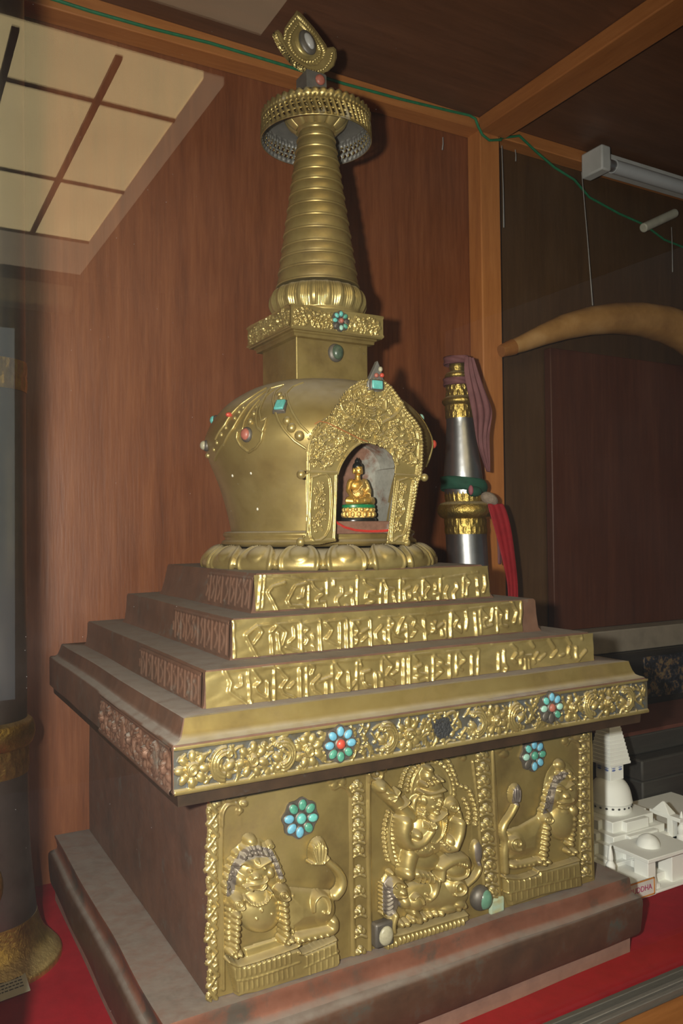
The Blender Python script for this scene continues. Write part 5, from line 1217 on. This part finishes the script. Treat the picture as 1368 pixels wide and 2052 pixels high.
# spire
SX, SY = 0.0040, -0.0022
lp2 = smoothprof([(0.0450, 0.5755), (0.0485, 0.5765), (0.0490, 0.5790), (0.0480, 0.5805), (0.0490, 0.5850), (0.0505, 0.5925), (0.0490, 0.6010), (0.0455, 0.6070), (0.042, 0.6085)], 5)
def flutes(q, s):
    t = ((q*22/(2*PI)) % 1.0)-0.5
    if s < 0.38 or s > 0.93: return 0.0
    e = math.sin(PI*(s-0.38)/0.55); h = 0.0020*e*math.sqrt(max(0, 1-(t/0.46)**2))
    if abs(t) < 0.16: h += 0.0012*e
    if 0.27 < abs(t) < 0.36: h -= 0.0008*e
    return h
polar('spire_lotus', lp2, flutes, GOLD, stupa, 528, (SX, SY), 70)
zs = [0.6085]; hgt = (0.7810-0.6085)
ys = [1700, 1565, 1440, 1330, 1190, 1060, 930, 805, 690, 580, 460, 345, 230]
zt_ = [0.6085+(1720-y)/(1720-150.0)*hgt for y in ys]+[0.7835]
r_at = lambda z: 0.0446+(0.0190-0.0446)*(z-0.6085)/hgt
prof = []
for i in range(13):
    za, zb = zt_[i], zt_[i+1]; ra, rb = r_at(za), r_at(zb); hh = zb-za
    prof += [(ra+0.0010, za+0.0001), (ra+0.0016, za+0.0012), (ra+0.0011, za+0.0024), (ra-0.0004, za+0.0031), (ra+0.0001, za+hh*0.45), (rb+0.0008, za+hh*0.80), (rb+0.0002, zb-0.0010), (rb-0.0008, zb-0.0004)]
MB().lathe(prof, 96, (SX, SY)).build('spire', GOLD_SMOOTH, stupa, 35)
# parasol: open-work hoop round a lotus cup
bowl = smoothprof([(0.0165, 0.7825), (0.0175, 0.7850), (0.0200, 0.7862), (0.0235, 0.7880), (0.0300, 0.7935), (0.0340, 0.8010), (0.0345, 0.8040), (0.030, 0.8050)], 4)
cup = polar('parasol_cup', bowl, lambda q, s: (0.0022*math.sqrt(max(0, 1-((((q*12/(2*PI)) % 1.0)-0.5)/0.48)**2)) if 0.35 < s < 0.9 else 0), GOLD, stupa, 288, (SX, SY), 60)
HR, HZ0, HZ1 = 0.0592, 0.7735, 0.8005
def hoop():
    n = 336; rows = 22; V = []; F = []
    for i in range(rows+1):
        s = i/rows; z = HZ0+(HZ1-HZ0)*s
        for j in range(n):
            q = 2*PI*j/n; h = 0.0
            if s > 0.88: h = 0.002*math.sqrt(max(0, 1-((((q*44/(2*PI)) % 1)-0.5)/0.5)**2)); zz = z+0.0022*(s-0.88)/0.12*abs(math.sin(q*22))
            else: zz = z
            if 0.66 < s < 0.72 or 0.82 < s < 0.88: h = 0.0013
            if 0.72 <= s <= 0.82: h = 0.0014*max(0, math.sin(q*84))
            if 0.08 < s <= 0.66: h = 0.0013*math.sin(q*56+s*9)+0.0004
            if s <= 0.08: h = 0.0010
            r = HR+h-0.0015*(s-0.5); V.append((SX+r*math.cos(q), SY+r*math.sin(q), zz))
    for i in range(rows):
        for j in range(n):
            s = (i+0.5)/rows; q = 2*PI*(j+0.5)/n
            if 0.14 < s < 0.62 and math.sin(q*56+s*9) < -0.55 and int(s*40) % 8 < 5: continue      # pierced
            F.append((i*n+j, i*n+(j+1) % n, (i+1)*n+(j+1) % n, (i+1)*n+j))
    mm = MB(); mm.add(V, F); return mm
hp = hoop().build('parasol_hoop', dusty('hoop_gilt', [(0.25, G1), (0.5, G2), (0.75, G3)], 0.8, 0.4, 22, dust=0.8, stain=(0.2, 0.19, 0.17), stain_lim=(0.55, 0.7), stain_scale=40), stupa, 60)
hp.data.materials.append(GREYMETAL)  # inner face coloured grey to stand in for the hoop's unlit inside
sd = hp.modifiers.new('thickness', 'SOLIDIFY'); sd.thickness = 0.0012; sd.offset = -1; sd.material_offset = 1
MB().lathe([(0.030, 0.8030), (0.0570, 0.7990), (0.0575, 0.8005), (0.030, 0.8050), (0.018, 0.8060)], 72, (SX, SY), cap=True).build('parasol_top', GREYMETAL, stupa)
# finial: jewel stem, crescent and flame, tilted
stem = sqloft([sq(0.0125, 0.803, SX-0.0035, SY+0.002), sq(0.0122, 0.845, SX-0.0045, SY+0.002), sq(0.0112, 0.8465, SX-0.0045, SY+0.002)], 6, 0.0003).build('finial_stem', GREYMETAL, stupa, 40)
MB().ell((SX-0.0005, SY-0.0115, at_y(626, 155, SY-0.0115)[2]), (0.0058, 0.003, 0.0058), 16, 10).build('stem_stone', CORAL_DULL, stem)
FY = 0.0
def slabpoly(px, y0, th, name, mat, parent, bev=0.0012):
    return MB().prism([at_y(*q, y0) for q in px], (0, 1, 0), th).build(name, mat, parent, 30, bevel=bev)
flame_px = [(595, 20), (604, 27), (616, 40), (630, 56), (643, 74), (654, 90), (660, 106), (656, 124), (638, 138), (612, 138), (590, 124), (574, 104), (566, 80), (569, 56), (581, 38)]
cres_px = [(549, 62), (557, 59), (564, 66), (570, 80), (580, 98), (592, 112), (606, 122), (622, 130), (636, 128), (646, 116), (650, 104), (656, 95), (668, 93), (674, 99), (675, 116), (670, 132), (656, 146), (640, 148), (612, 142), (590, 128), (570, 106), (556, 86), (548, 72)]
def frel(R):
    R.poly(flame_px, 0.0020, 4)
    c = np.array([612, 88.0])
    rn = random.Random(5)
    for k, r in enumerate((0.86, 0.66)):
        P = [tuple(c+(np.array(q)-c)*r) for q in flame_px]
        for i in range(len(P)):
            a, b = np.array(P[i]), np.array(P[(i+1) % len(P)])
            for t in np.linspace(0, 1, 3, endpoint=False):
                q = a+(b-a)*t; d = q-c; R.dome(q[0], q[1], 5.2-k, 3.2, 0.0044, math.atan2(d[1], d[0]))
    R.dome(616, 84, 20, 27, 0.0052, -0.45, p=0.25)
def crel(R):
    R.poly(cres_px, 0.0030, 3)
    R.beads([(555, 68), (562, 84), (574, 104), (590, 122), (612, 136), (636, 142), (652, 136), (664, 120), (668, 102)], 3.2, 0.0048, 1.7)
fo = relief_mesh('finial_flame', (0, FY, 0.80), (1, 0, 0), (0, -1, 0), (-0.08, 0.08), (0, 0.125), 0.0005, frel, GOLD, stupa, mask=lambda X, Y: inside(flame_px, X, Y))
sd = fo.modifiers.new('thickness', 'SOLIDIFY'); sd.thickness = 0.005; sd.offset = -1
co = relief_mesh('finial_crescent', (0, FY-0.003, 0.80), (1, 0, 0), (0, -1, 0), (-0.08, 0.08), (0, 0.125), 0.0005, crel, GOLD, stupa, mask=lambda X, Y: inside(cres_px, X, Y))
sd = co.modifiers.new('thickness', 'SOLIDIFY'); sd.thickness = 0.006; sd.offset = -1
c = at_y(616, 85, FY-0.006)
MB().ell(c, (0.0098, 0.0035, 0.0135), 20, 12, Matrix.Rotation(-0.45, 3, 'Y')).build('jewel_setting', BEZEL, fo)
MB().ell(c+np.array([0.0008, -0.0022, 0.0005]), (0.0052, 0.0035, 0.0090), 18, 12, Matrix.Rotation(-0.5, 3, 'Y')).build('grey_jewel', plain('grey_agate', (0.38, 0.37, 0.36), 0.3), fo)

# ================================================================== FIGURINE IN THE NICHE
FGOLD = dusty('gold_paint', [(0.3, (0.62, 0.34, 0.06)), (0.7, (0.80, 0.50, 0.12))], 0.75, 0.30, 200, dust=0.1)
FBRIGHT = dusty('bright_gold_paint', [(0.3, (0.66, 0.42, 0.12)), (0.7, (0.90, 0.66, 0.24))], 0.8, 0.28, 260, dust=0.1, bump=0.5, bump_scale=700)
FBLACK = plain('black_paint', (0.012, 0.013, 0.012), 0.25)
FGREEN = plain('green_paint', (0.012, 0.20, 0.075), 0.35, 0, (0.008, 0.15, 0.055), 200)
fxy = at_y(718, 1040, -0.0915)
FX, FYY, FZ0 = fxy[0], -0.0915, NF+0.0002
fig_ = thing('seated_figurine', 'small golden seated figurine with black hair inside the arched niche', 'figurine', (FX, FYY, FZ0))
K = 0.001
def L(x, y, z): return (FX+x*K, FYY+y*K, FZ0+z*K)
def E_(m, c, r, rot=None): m.ell(L(*c), tuple(q*K for q in r), 18, 12, rot)
def T_(m, pts, r): m.tube([L(*p) for p in pts], [q*K for q in r] if hasattr(r, '__len__') else r*K, 12)
def remesh(o, vox, it=3):
    r = o.modifiers.new('one_surface', 'REMESH'); r.mode = 'VOXEL'; r.voxel_size = vox; r.use_smooth_shade = True
    s = o.modifiers.new('smooth', 'SMOOTH'); s.iterations = it; s.factor = 0.5
b = MB()
E_(b, (0, 1, 21), (10, 7, 4.5)); E_(b, (0, 1.5, 26), (7.0, 5.0, 7)); E_(b, (0, 1, 35), (8.6, 5.4, 6.5)); E_(b, (-7.6, 1, 38.6), (3.6, 3.4, 3.4)); E_(b, (7.6, 1, 38.6), (3.6, 3.4, 3.4))
T_(b, [(-8.8, 1, 38), (-11.2, 0, 30), (-10.6, -4.5, 25), (-9.2, -8.2, 22.5)], [3.0, 2.6, 2.1, 1.6])
E_(b, (-8.9, -9.4, 20.6), (1.9, 1.0, 2.3))
for i in range(4): T_(b, [(-10.2+0.85*i, -9.9, 20.0), (-10.3+0.9*i, -10.6, 18.2), (-10.2+0.9*i, -10.6, 17.0+0.3*abs(i-1.5))], 0.5)
T_(b, [(-7.4, -9.2, 21.2), (-6.6, -10.0, 19.9), (-6.4, -10.2, 19.0)], 0.55)
T_(b, [(8.8, 1, 38), (11.2, 0, 30), (7.5, -5.5, 25.2), (2.5, -7.2, 24.0)], [3.0, 2.7, 2.2, 1.7])
E_(b, (0.4, -7.4, 23.6), (2.6, 1.8, 0.9))
for i in range(4): T_(b, [(-0.8, -8.6+0.9*i, 23.8), (-3.2, -8.7+0.9*i, 23.9), (-4.4+0.3*abs(i-1.5), -8.5+0.9*i, 24.4)], 0.5)
T_(b, [(1.2, -6.4, 24.0), (0.2, -6.0, 25.0), (-0.8, -6.2, 25.4)], 0.55)
T_(b, [(0, 1, 40), (0, 0.6, 44), (0, 0.3, 47)], [3.4, 2.6, 2.6])
E_(b, (0, 0, 51.2), (4.5, 4.7, 5.6)); E_(b, (0, -1.6, 48.6), (3.3, 3.2, 3.2)); T_(b, [(0, -4.3, 52.3), (0, -5.2, 50.2)], [0.6, 0.9])
for s in (-1, 1):
    E_(b, (s*4.9, 0.6, 49.6), (0.9, 1.5, 3.2)); E_(b, (s*1.7, -3.9, 51.6), (1.2, 0.8, 0.55)); T_(b, [(s*0.6, -4.5, 52.8), (s*2.0, -4.3, 53.5), (s*3.2, -3.5, 53.0)], 0.4)
T_(b, [(-1.2, -4.5, 48.2), (0, -4.8, 48.0), (1.2, -4.5, 48.2)], 0.45)
T_(b, [(-9, 2, 20.5), (-13.2, -3, 19.8), (-6, -8.5, 19.3), (4, -8.5, 19.2)], [4.6, 4.2, 3.2, 2.2]); T_(b, [(9, 2, 20.5), (13.4, -3, 19.8), (6, -9, 20.4), (-4, -8.8, 20.6)], [4.6, 4.2, 3.0, 2.0])
body_o = b.build('body', FGOLD, fig_); remesh(body_o, 0.00042)
h = MB(); E_(h, (0, 0.9, 54.0), (5.1, 5.0, 4.6)); E_(h, (0, 2.2, 51.5), (4.9, 4.0, 5.0)); E_(h, (0, 1.2, 59.2), (2.7, 2.7, 2.8)); E_(h, (0, 1.2, 62.2), (1.0, 1.0, 1.2))
h_o = h.build('hair', FBLACK, fig_); remesh(h_o, 0.00045)
r_ = MB(); E_(r_, (0.5, 1.5, 27), (7.6, 5.7, 7.5)); E_(r_, (3.2, 1.2, 34.5), (6.4, 5.7, 6.8)); E_(r_, (7.6, 1, 38.6), (4.0, 3.9, 3.9)); T_(r_, [(8.8, 1, 38), (11.3, 0, 30), (8.4, -5.0, 25.6)], [3.6, 3.5, 3.0])
T_(r_, [(6.0, -3.2, 41.2), (2.0, -5.2, 36), (-3.0, -5.4, 30.5), (-7.0, -3.2, 27.5)], [0.9, 1.1, 1.1, 0.9]); T_(r_, [(13.2, -3.2, 20.6), (8.0, -8.6, 21.0), (0, -9.6, 20.2)], [3.9, 2.9, 2.0])
r_o = r_.build('robe', FBRIGHT, fig_); remesh(r_o, 0.00045, 2)
def oval(m, prof, n=64, ay=0.72):
    V = []; F = []; k = len(prof)
    for r, z in prof:
        for j in range(n): q = 2*PI*j/n; V.append(L(r*math.cos(q), r*ay*math.sin(q)-0.5, z))
    for i in range(k-1):
        for j in range(n): F.append((i*n+j, i*n+(j+1) % n, (i+1)*n+(j+1) % n, (i+1)*n+j))
    F.append(tuple(reversed(range(n)))); F.append(tuple(range((k-1)*n, k*n))); m.add(V, F)
q = MB(); oval(q, [(18.6, 0), (18.8, 1.6), (17.8, 3.2), (16.5, 3.6)]); q.build('foot', FBLACK, fig_, 40)
q = MB(); oval(q, [(16.8, 13.0), (17.6, 13.6), (17.6, 15.6), (16.6, 16.4)]); q.build('green_cushion', FGREEN, fig_, 40)
q = MB(); oval(q, [(16.4, 3.4), (16.0, 8), (15.4, 10), (15.8, 13.2)])
for i in range(16):
    a = 2*PI*i/16
    for z, rr, dz in ((6.6, 16.4, 2.9), (11.2, 15.9, 2.2)):
        E_(q, (rr*math.cos(a+(0.2 if z > 8 else 0)), rr*0.72*math.sin(a+(0.2 if z > 8 else 0))-0.5, z), (2.3, 2.0, dz))
q.build('lotus_seat', FBRIGHT, fig_, 60)
# threads
REDTH = plain('red_thread', (0.50, 0.03, 0.02), 0.7, 0, (0.35, 0.02, 0.012), 400)
m = MB()
for dy, off in ((0.0, 0.0), (0.8, 0.0006), (-1.2, 0.0003), (2.0, 0.0)):
    m.tube([at_y(x, y+dy, Y-off) for x, y, Y in ((670, 1040, -0.1225), (676, 1048, -0.1215), (690, 1056, -0.1195), (712, 1062, -0.1180), (735, 1064, -0.1180), (755, 1064, -0.1190), (772, 1063, -0.1215), (781, 1062, -0.1225))], 0.0004, 6)
tag(m.build('red_thread', REDTH), 'loose red threads sagging across the sill of the arched niche', 'thread')
tag(MB().tube([at_y(x, y, Y) for x, y, Y in ((630, 850, -0.1315), (640, 844, -0.1345), (655, 847, -0.1352), (690, 864, -0.1348), (722, 880, -0.1345), (736, 885, -0.1335))], 0.00045, 6).build('orange_thread', plain('orange_thread', (0.36, 0.12, 0.03), 0.7)),
    'thin orange thread stretched slanting over the left head of the arch', 'thread')

# ================================================================== WHITE MODEL BESIDE THE PLINTH
WP = plain('white_plastic', (0.83, 0.845, 0.82), 0.55, 0, (0.79, 0.805, 0.78), 40, spec=0.3)
MX, MY = 0.4045, -0.0355
wm = thing('model_stupa', 'small white plastic model of a stupa on red cloth right of the shrine', 'model', (MX, MY, ZF))
bs = MB().box((0.292, -0.138, ZF+0.0003), (0.361, 0.0435, -0.0535)).box((0.361, -0.115, ZF+0.0003), (0.620, 0.0435, -0.0635)).box((0.466, -0.090, -0.064), (0.620, 0.0435, -0.0500))
bs.build('base', WP, wm, bevel=0.001)
q = MB()
for hh, z0, z1 in ((0.062, -0.0636, -0.050), (0.054, -0.0502, -0.0365), (0.046, -0.0367, -0.027), (0.0365, -0.0272, -0.0142)):
    q.box((MX-hh, MY-hh, z0), (MX+hh, MY+hh, z1))
    q.box((MX-hh*0.55, MY-hh-0.007, z0), (MX+hh*0.55, MY+hh+0.007, z1-0.001)); q.box((MX-hh-0.007, MY-hh*0.55, z0), (MX+hh+0.007, MY+hh*0.55, z1-0.001))
q.build('terraces', WP, wm, bevel=0.0008)
dm_ = MB().lathe(smoothprof([(0.0262, -0.0143), (0.0270, -0.0125), (0.0262, -0.0095), (0.0262, -0.004), (0.0275, -0.002), (0.0270, 0.000), (0.0264, 0.004), (0.0240, 0.014), (0.0190, 0.0220), (0.0120, 0.0262), (0.004, 0.027)], 4), 64, (MX, MY)).build('dome', WP, wm, 40)
q = MB()
for i in range(22):
    a = 2*PI*i/22; c = (MX+0.0268*math.cos(a), MY+0.0268*math.sin(a), -0.0062); rot = Matrix.Rotation(a+PI/2, 3, 'Z')
    q.ell(c, (0.0017, 0.0006, 0.0013), 8, 6, rot)
q.build('dark_marks', plain('black_mark', (0.03, 0.03, 0.03), 0.6), dm_)
nk = MB().box((MX-0.0120, MY-0.0120, 0.0255), (MX+0.0120, MY+0.0120, 0.0462)).build('neck', WP, wm, bevel=0.0006)
q = MB(); BL = plain('blue_ink', (0.16, 0.22, 0.50), 0.6)
for sx, sy in ((0, -1), (-1, 0)):
    for t_ in (-0.006, 0.006):                        # painted eyes
        if sx == 0: q.ell((MX+t_, MY-0.0121, 0.0385), (0.0034, 0.0003, 0.0013), 10, 6); q.ell((MX+t_, MY-0.0121, 0.0412), (0.0038, 0.0003, 0.0006), 10, 6)
        else: q.ell((MX-0.0121, MY+t_, 0.0385), (0.0003, 0.0034, 0.0013), 10, 6); q.ell((MX-0.0121, MY+t_, 0.0412), (0.0003, 0.0038, 0.0006), 10, 6)
q.build('painted_eyes', BL, nk)
q = MB(); n13 = 13
for i in range(n13):
    z0 = 0.046+i*0.0046; hh = 0.0182-i*0.00082
    q.box((MX-hh, MY-hh, z0), (MX+hh, MY+hh, z0+0.0030)); q.box((MX-hh+0.0008, MY-hh+0.0008, z0+0.0029), (MX+hh-0.0008, MY+hh-0.0008, z0+0.0047))
q.build('stepped_spire', WP, wm)
MB().lathe(smoothprof([(0.0085, 0.1055), (0.0090, 0.109), (0.0080, 0.112), (0.003, 0.116), (0.0015, 0.124)]), 32, (MX, MY)).build('pinnacle', WP, wm)
def mini(x, y, z, s, parent):
    MB().lathe(smoothprof([(0.0065*s, z), (0.0068*s, z+0.006*s), (0.0050*s, z+0.008*s), (0.0055*s, z+0.014*s), (0.0052*s, z+0.018*s), (0.0030*s, z+0.022*s), (0.0034*s, z+0.025*s), (0.0022*s, z+0.034*s), (0.0005*s, z+0.040*s)], 4), 24, (x, y)).build('corner_shrine', WP, parent, 50)
a = at_y(1223, 1745, -0.120); mini(a[0], -0.120, -0.0535, 1.0, wm)
mini(0.455, -0.103, -0.0425, 0.9, wm)
# front gate pavilion
pz = at_y(1320, 1713, -0.138)[2]
q = MB().box((0.351, -0.138, ZF+0.0003), (0.364, -0.118, pz-0.004)).box((0.402, -0.130, ZF+0.0003), (0.425, -0.110, pz-0.004)).box((0.351, -0.120, ZF+0.0003), (0.425, -0.085, ZF+0.012)).box((0.364, -0.095, ZF+0.01), (0.402, -0.090, pz-0.004))
q.box((0.347, -0.142, pz-0.0045), (0.428, -0.085, pz)).box((0.351, -0.137, ZF+0.0003), (0.425, -0.118, ZF+0.003))
q.build('gate_pavilion', WP, wm, bevel=0.0006)
MB().lathe(smoothprof([(0.0135, pz-0.0005), (0.013, pz+0.004), (0.009, pz+0.010), (0.002, pz+0.0135)]), 32, (0.383, -0.112)).build('pavilion_dome', WP, wm, 40)
q = MB().box((0.366, -0.132, ZF+0.003), (0.378, -0.122, ZF+0.008)); q.lathe([(0.006, ZF+0.0075), (0.005, ZF+0.014), (0.001, ZF+0.020)], 20, (0.372, -0.126)); q.build('gate_shrine', WP, wm, 40)
# rear gallery with gable roof
q = MB().box((0.448, -0.106, -0.0190), (0.460, -0.060, -0.0140)).box((0.449, -0.094, -0.0637), (0.459, -0.086, -0.0185)).box((0.438, -0.094, -0.0637), (0.464, -0.045, -0.0395)).box((0.446, -0.112, -0.0637), (0.466, -0.094, -0.0425))
q.build('gallery', WP, wm, bevel=0.0006)
MB().hexa([(0.447, -0.091, -0.0142), (0.461, -0.091, -0.0142), (0.461, -0.064, -0.0142), (0.447, -0.064, -0.0142), (0.453, -0.0790, -0.0010), (0.455, -0.0790, -0.0010), (0.455, -0.0760, -0.0010), (0.453, -0.0760, -0.0010)]).build('gable_roof', WP, wm, bevel=0.001)
# label plate on the front face
ORANGE = plain('orange_edge', (0.62, 0.24, 0.03), 0.6); MAG = plain('magenta_ink', (0.42, 0.05, 0.16), 0.7)
zt_l = at_y(1308, 1757, -0.1385)[2]; zb_l = at_y(1308, 1791, -0.1385)[2]
xl, xr_ = 0.296, at_y(1310, 1775, -0.1385)[0]
lab = MB().box((xl, -0.1392, zb_l), (xr_, -0.1378, zt_l)).build('name_plate', plain('plate_card', (0.70, 0.69, 0.68), 0.6), wm)
q = MB(); w_ = 0.0013
for bx in (((xl, zt_l-w_), (xr_, zt_l)), ((xl, zb_l), (xr_, zb_l+w_)), ((xl, zb_l), (xl+w_, zt_l)), ((xr_-w_, zb_l), (xr_, zt_l))): q.box((bx[0][0], -0.1397, bx[0][1]), (bx[1][0], -0.1388, bx[1][1]))
q.build('plate_border', ORANGE, lab)
cu = bpy.data.curves.new('plate_text', 'FONT'); cu.body = 'OF BUDDHA'; cu.size = 0.0088; cu.align_x = 'RIGHT'; cu.align_y = 'CENTER'; cu.extrude = 0.0002
to = bpy.data.objects.new('tmp', cu); col.objects.link(to); to.rotation_euler = (PI/2, 0, 0); to.location = (xr_-0.0045, -0.1394, (zt_l+zb_l)/2)
bpy.context.view_layer.update()
dg = bpy.context.evaluated_depsgraph_get(); me = bpy.data.meshes.new_from_object(to.evaluated_get(dg)); mw = to.matrix_world.copy()
bpy.data.objects.remove(to)
me.transform(Matrix.Translation(-origin_of(lab)) @ mw)
finish('plate_text', me, MAG, lab, 0)
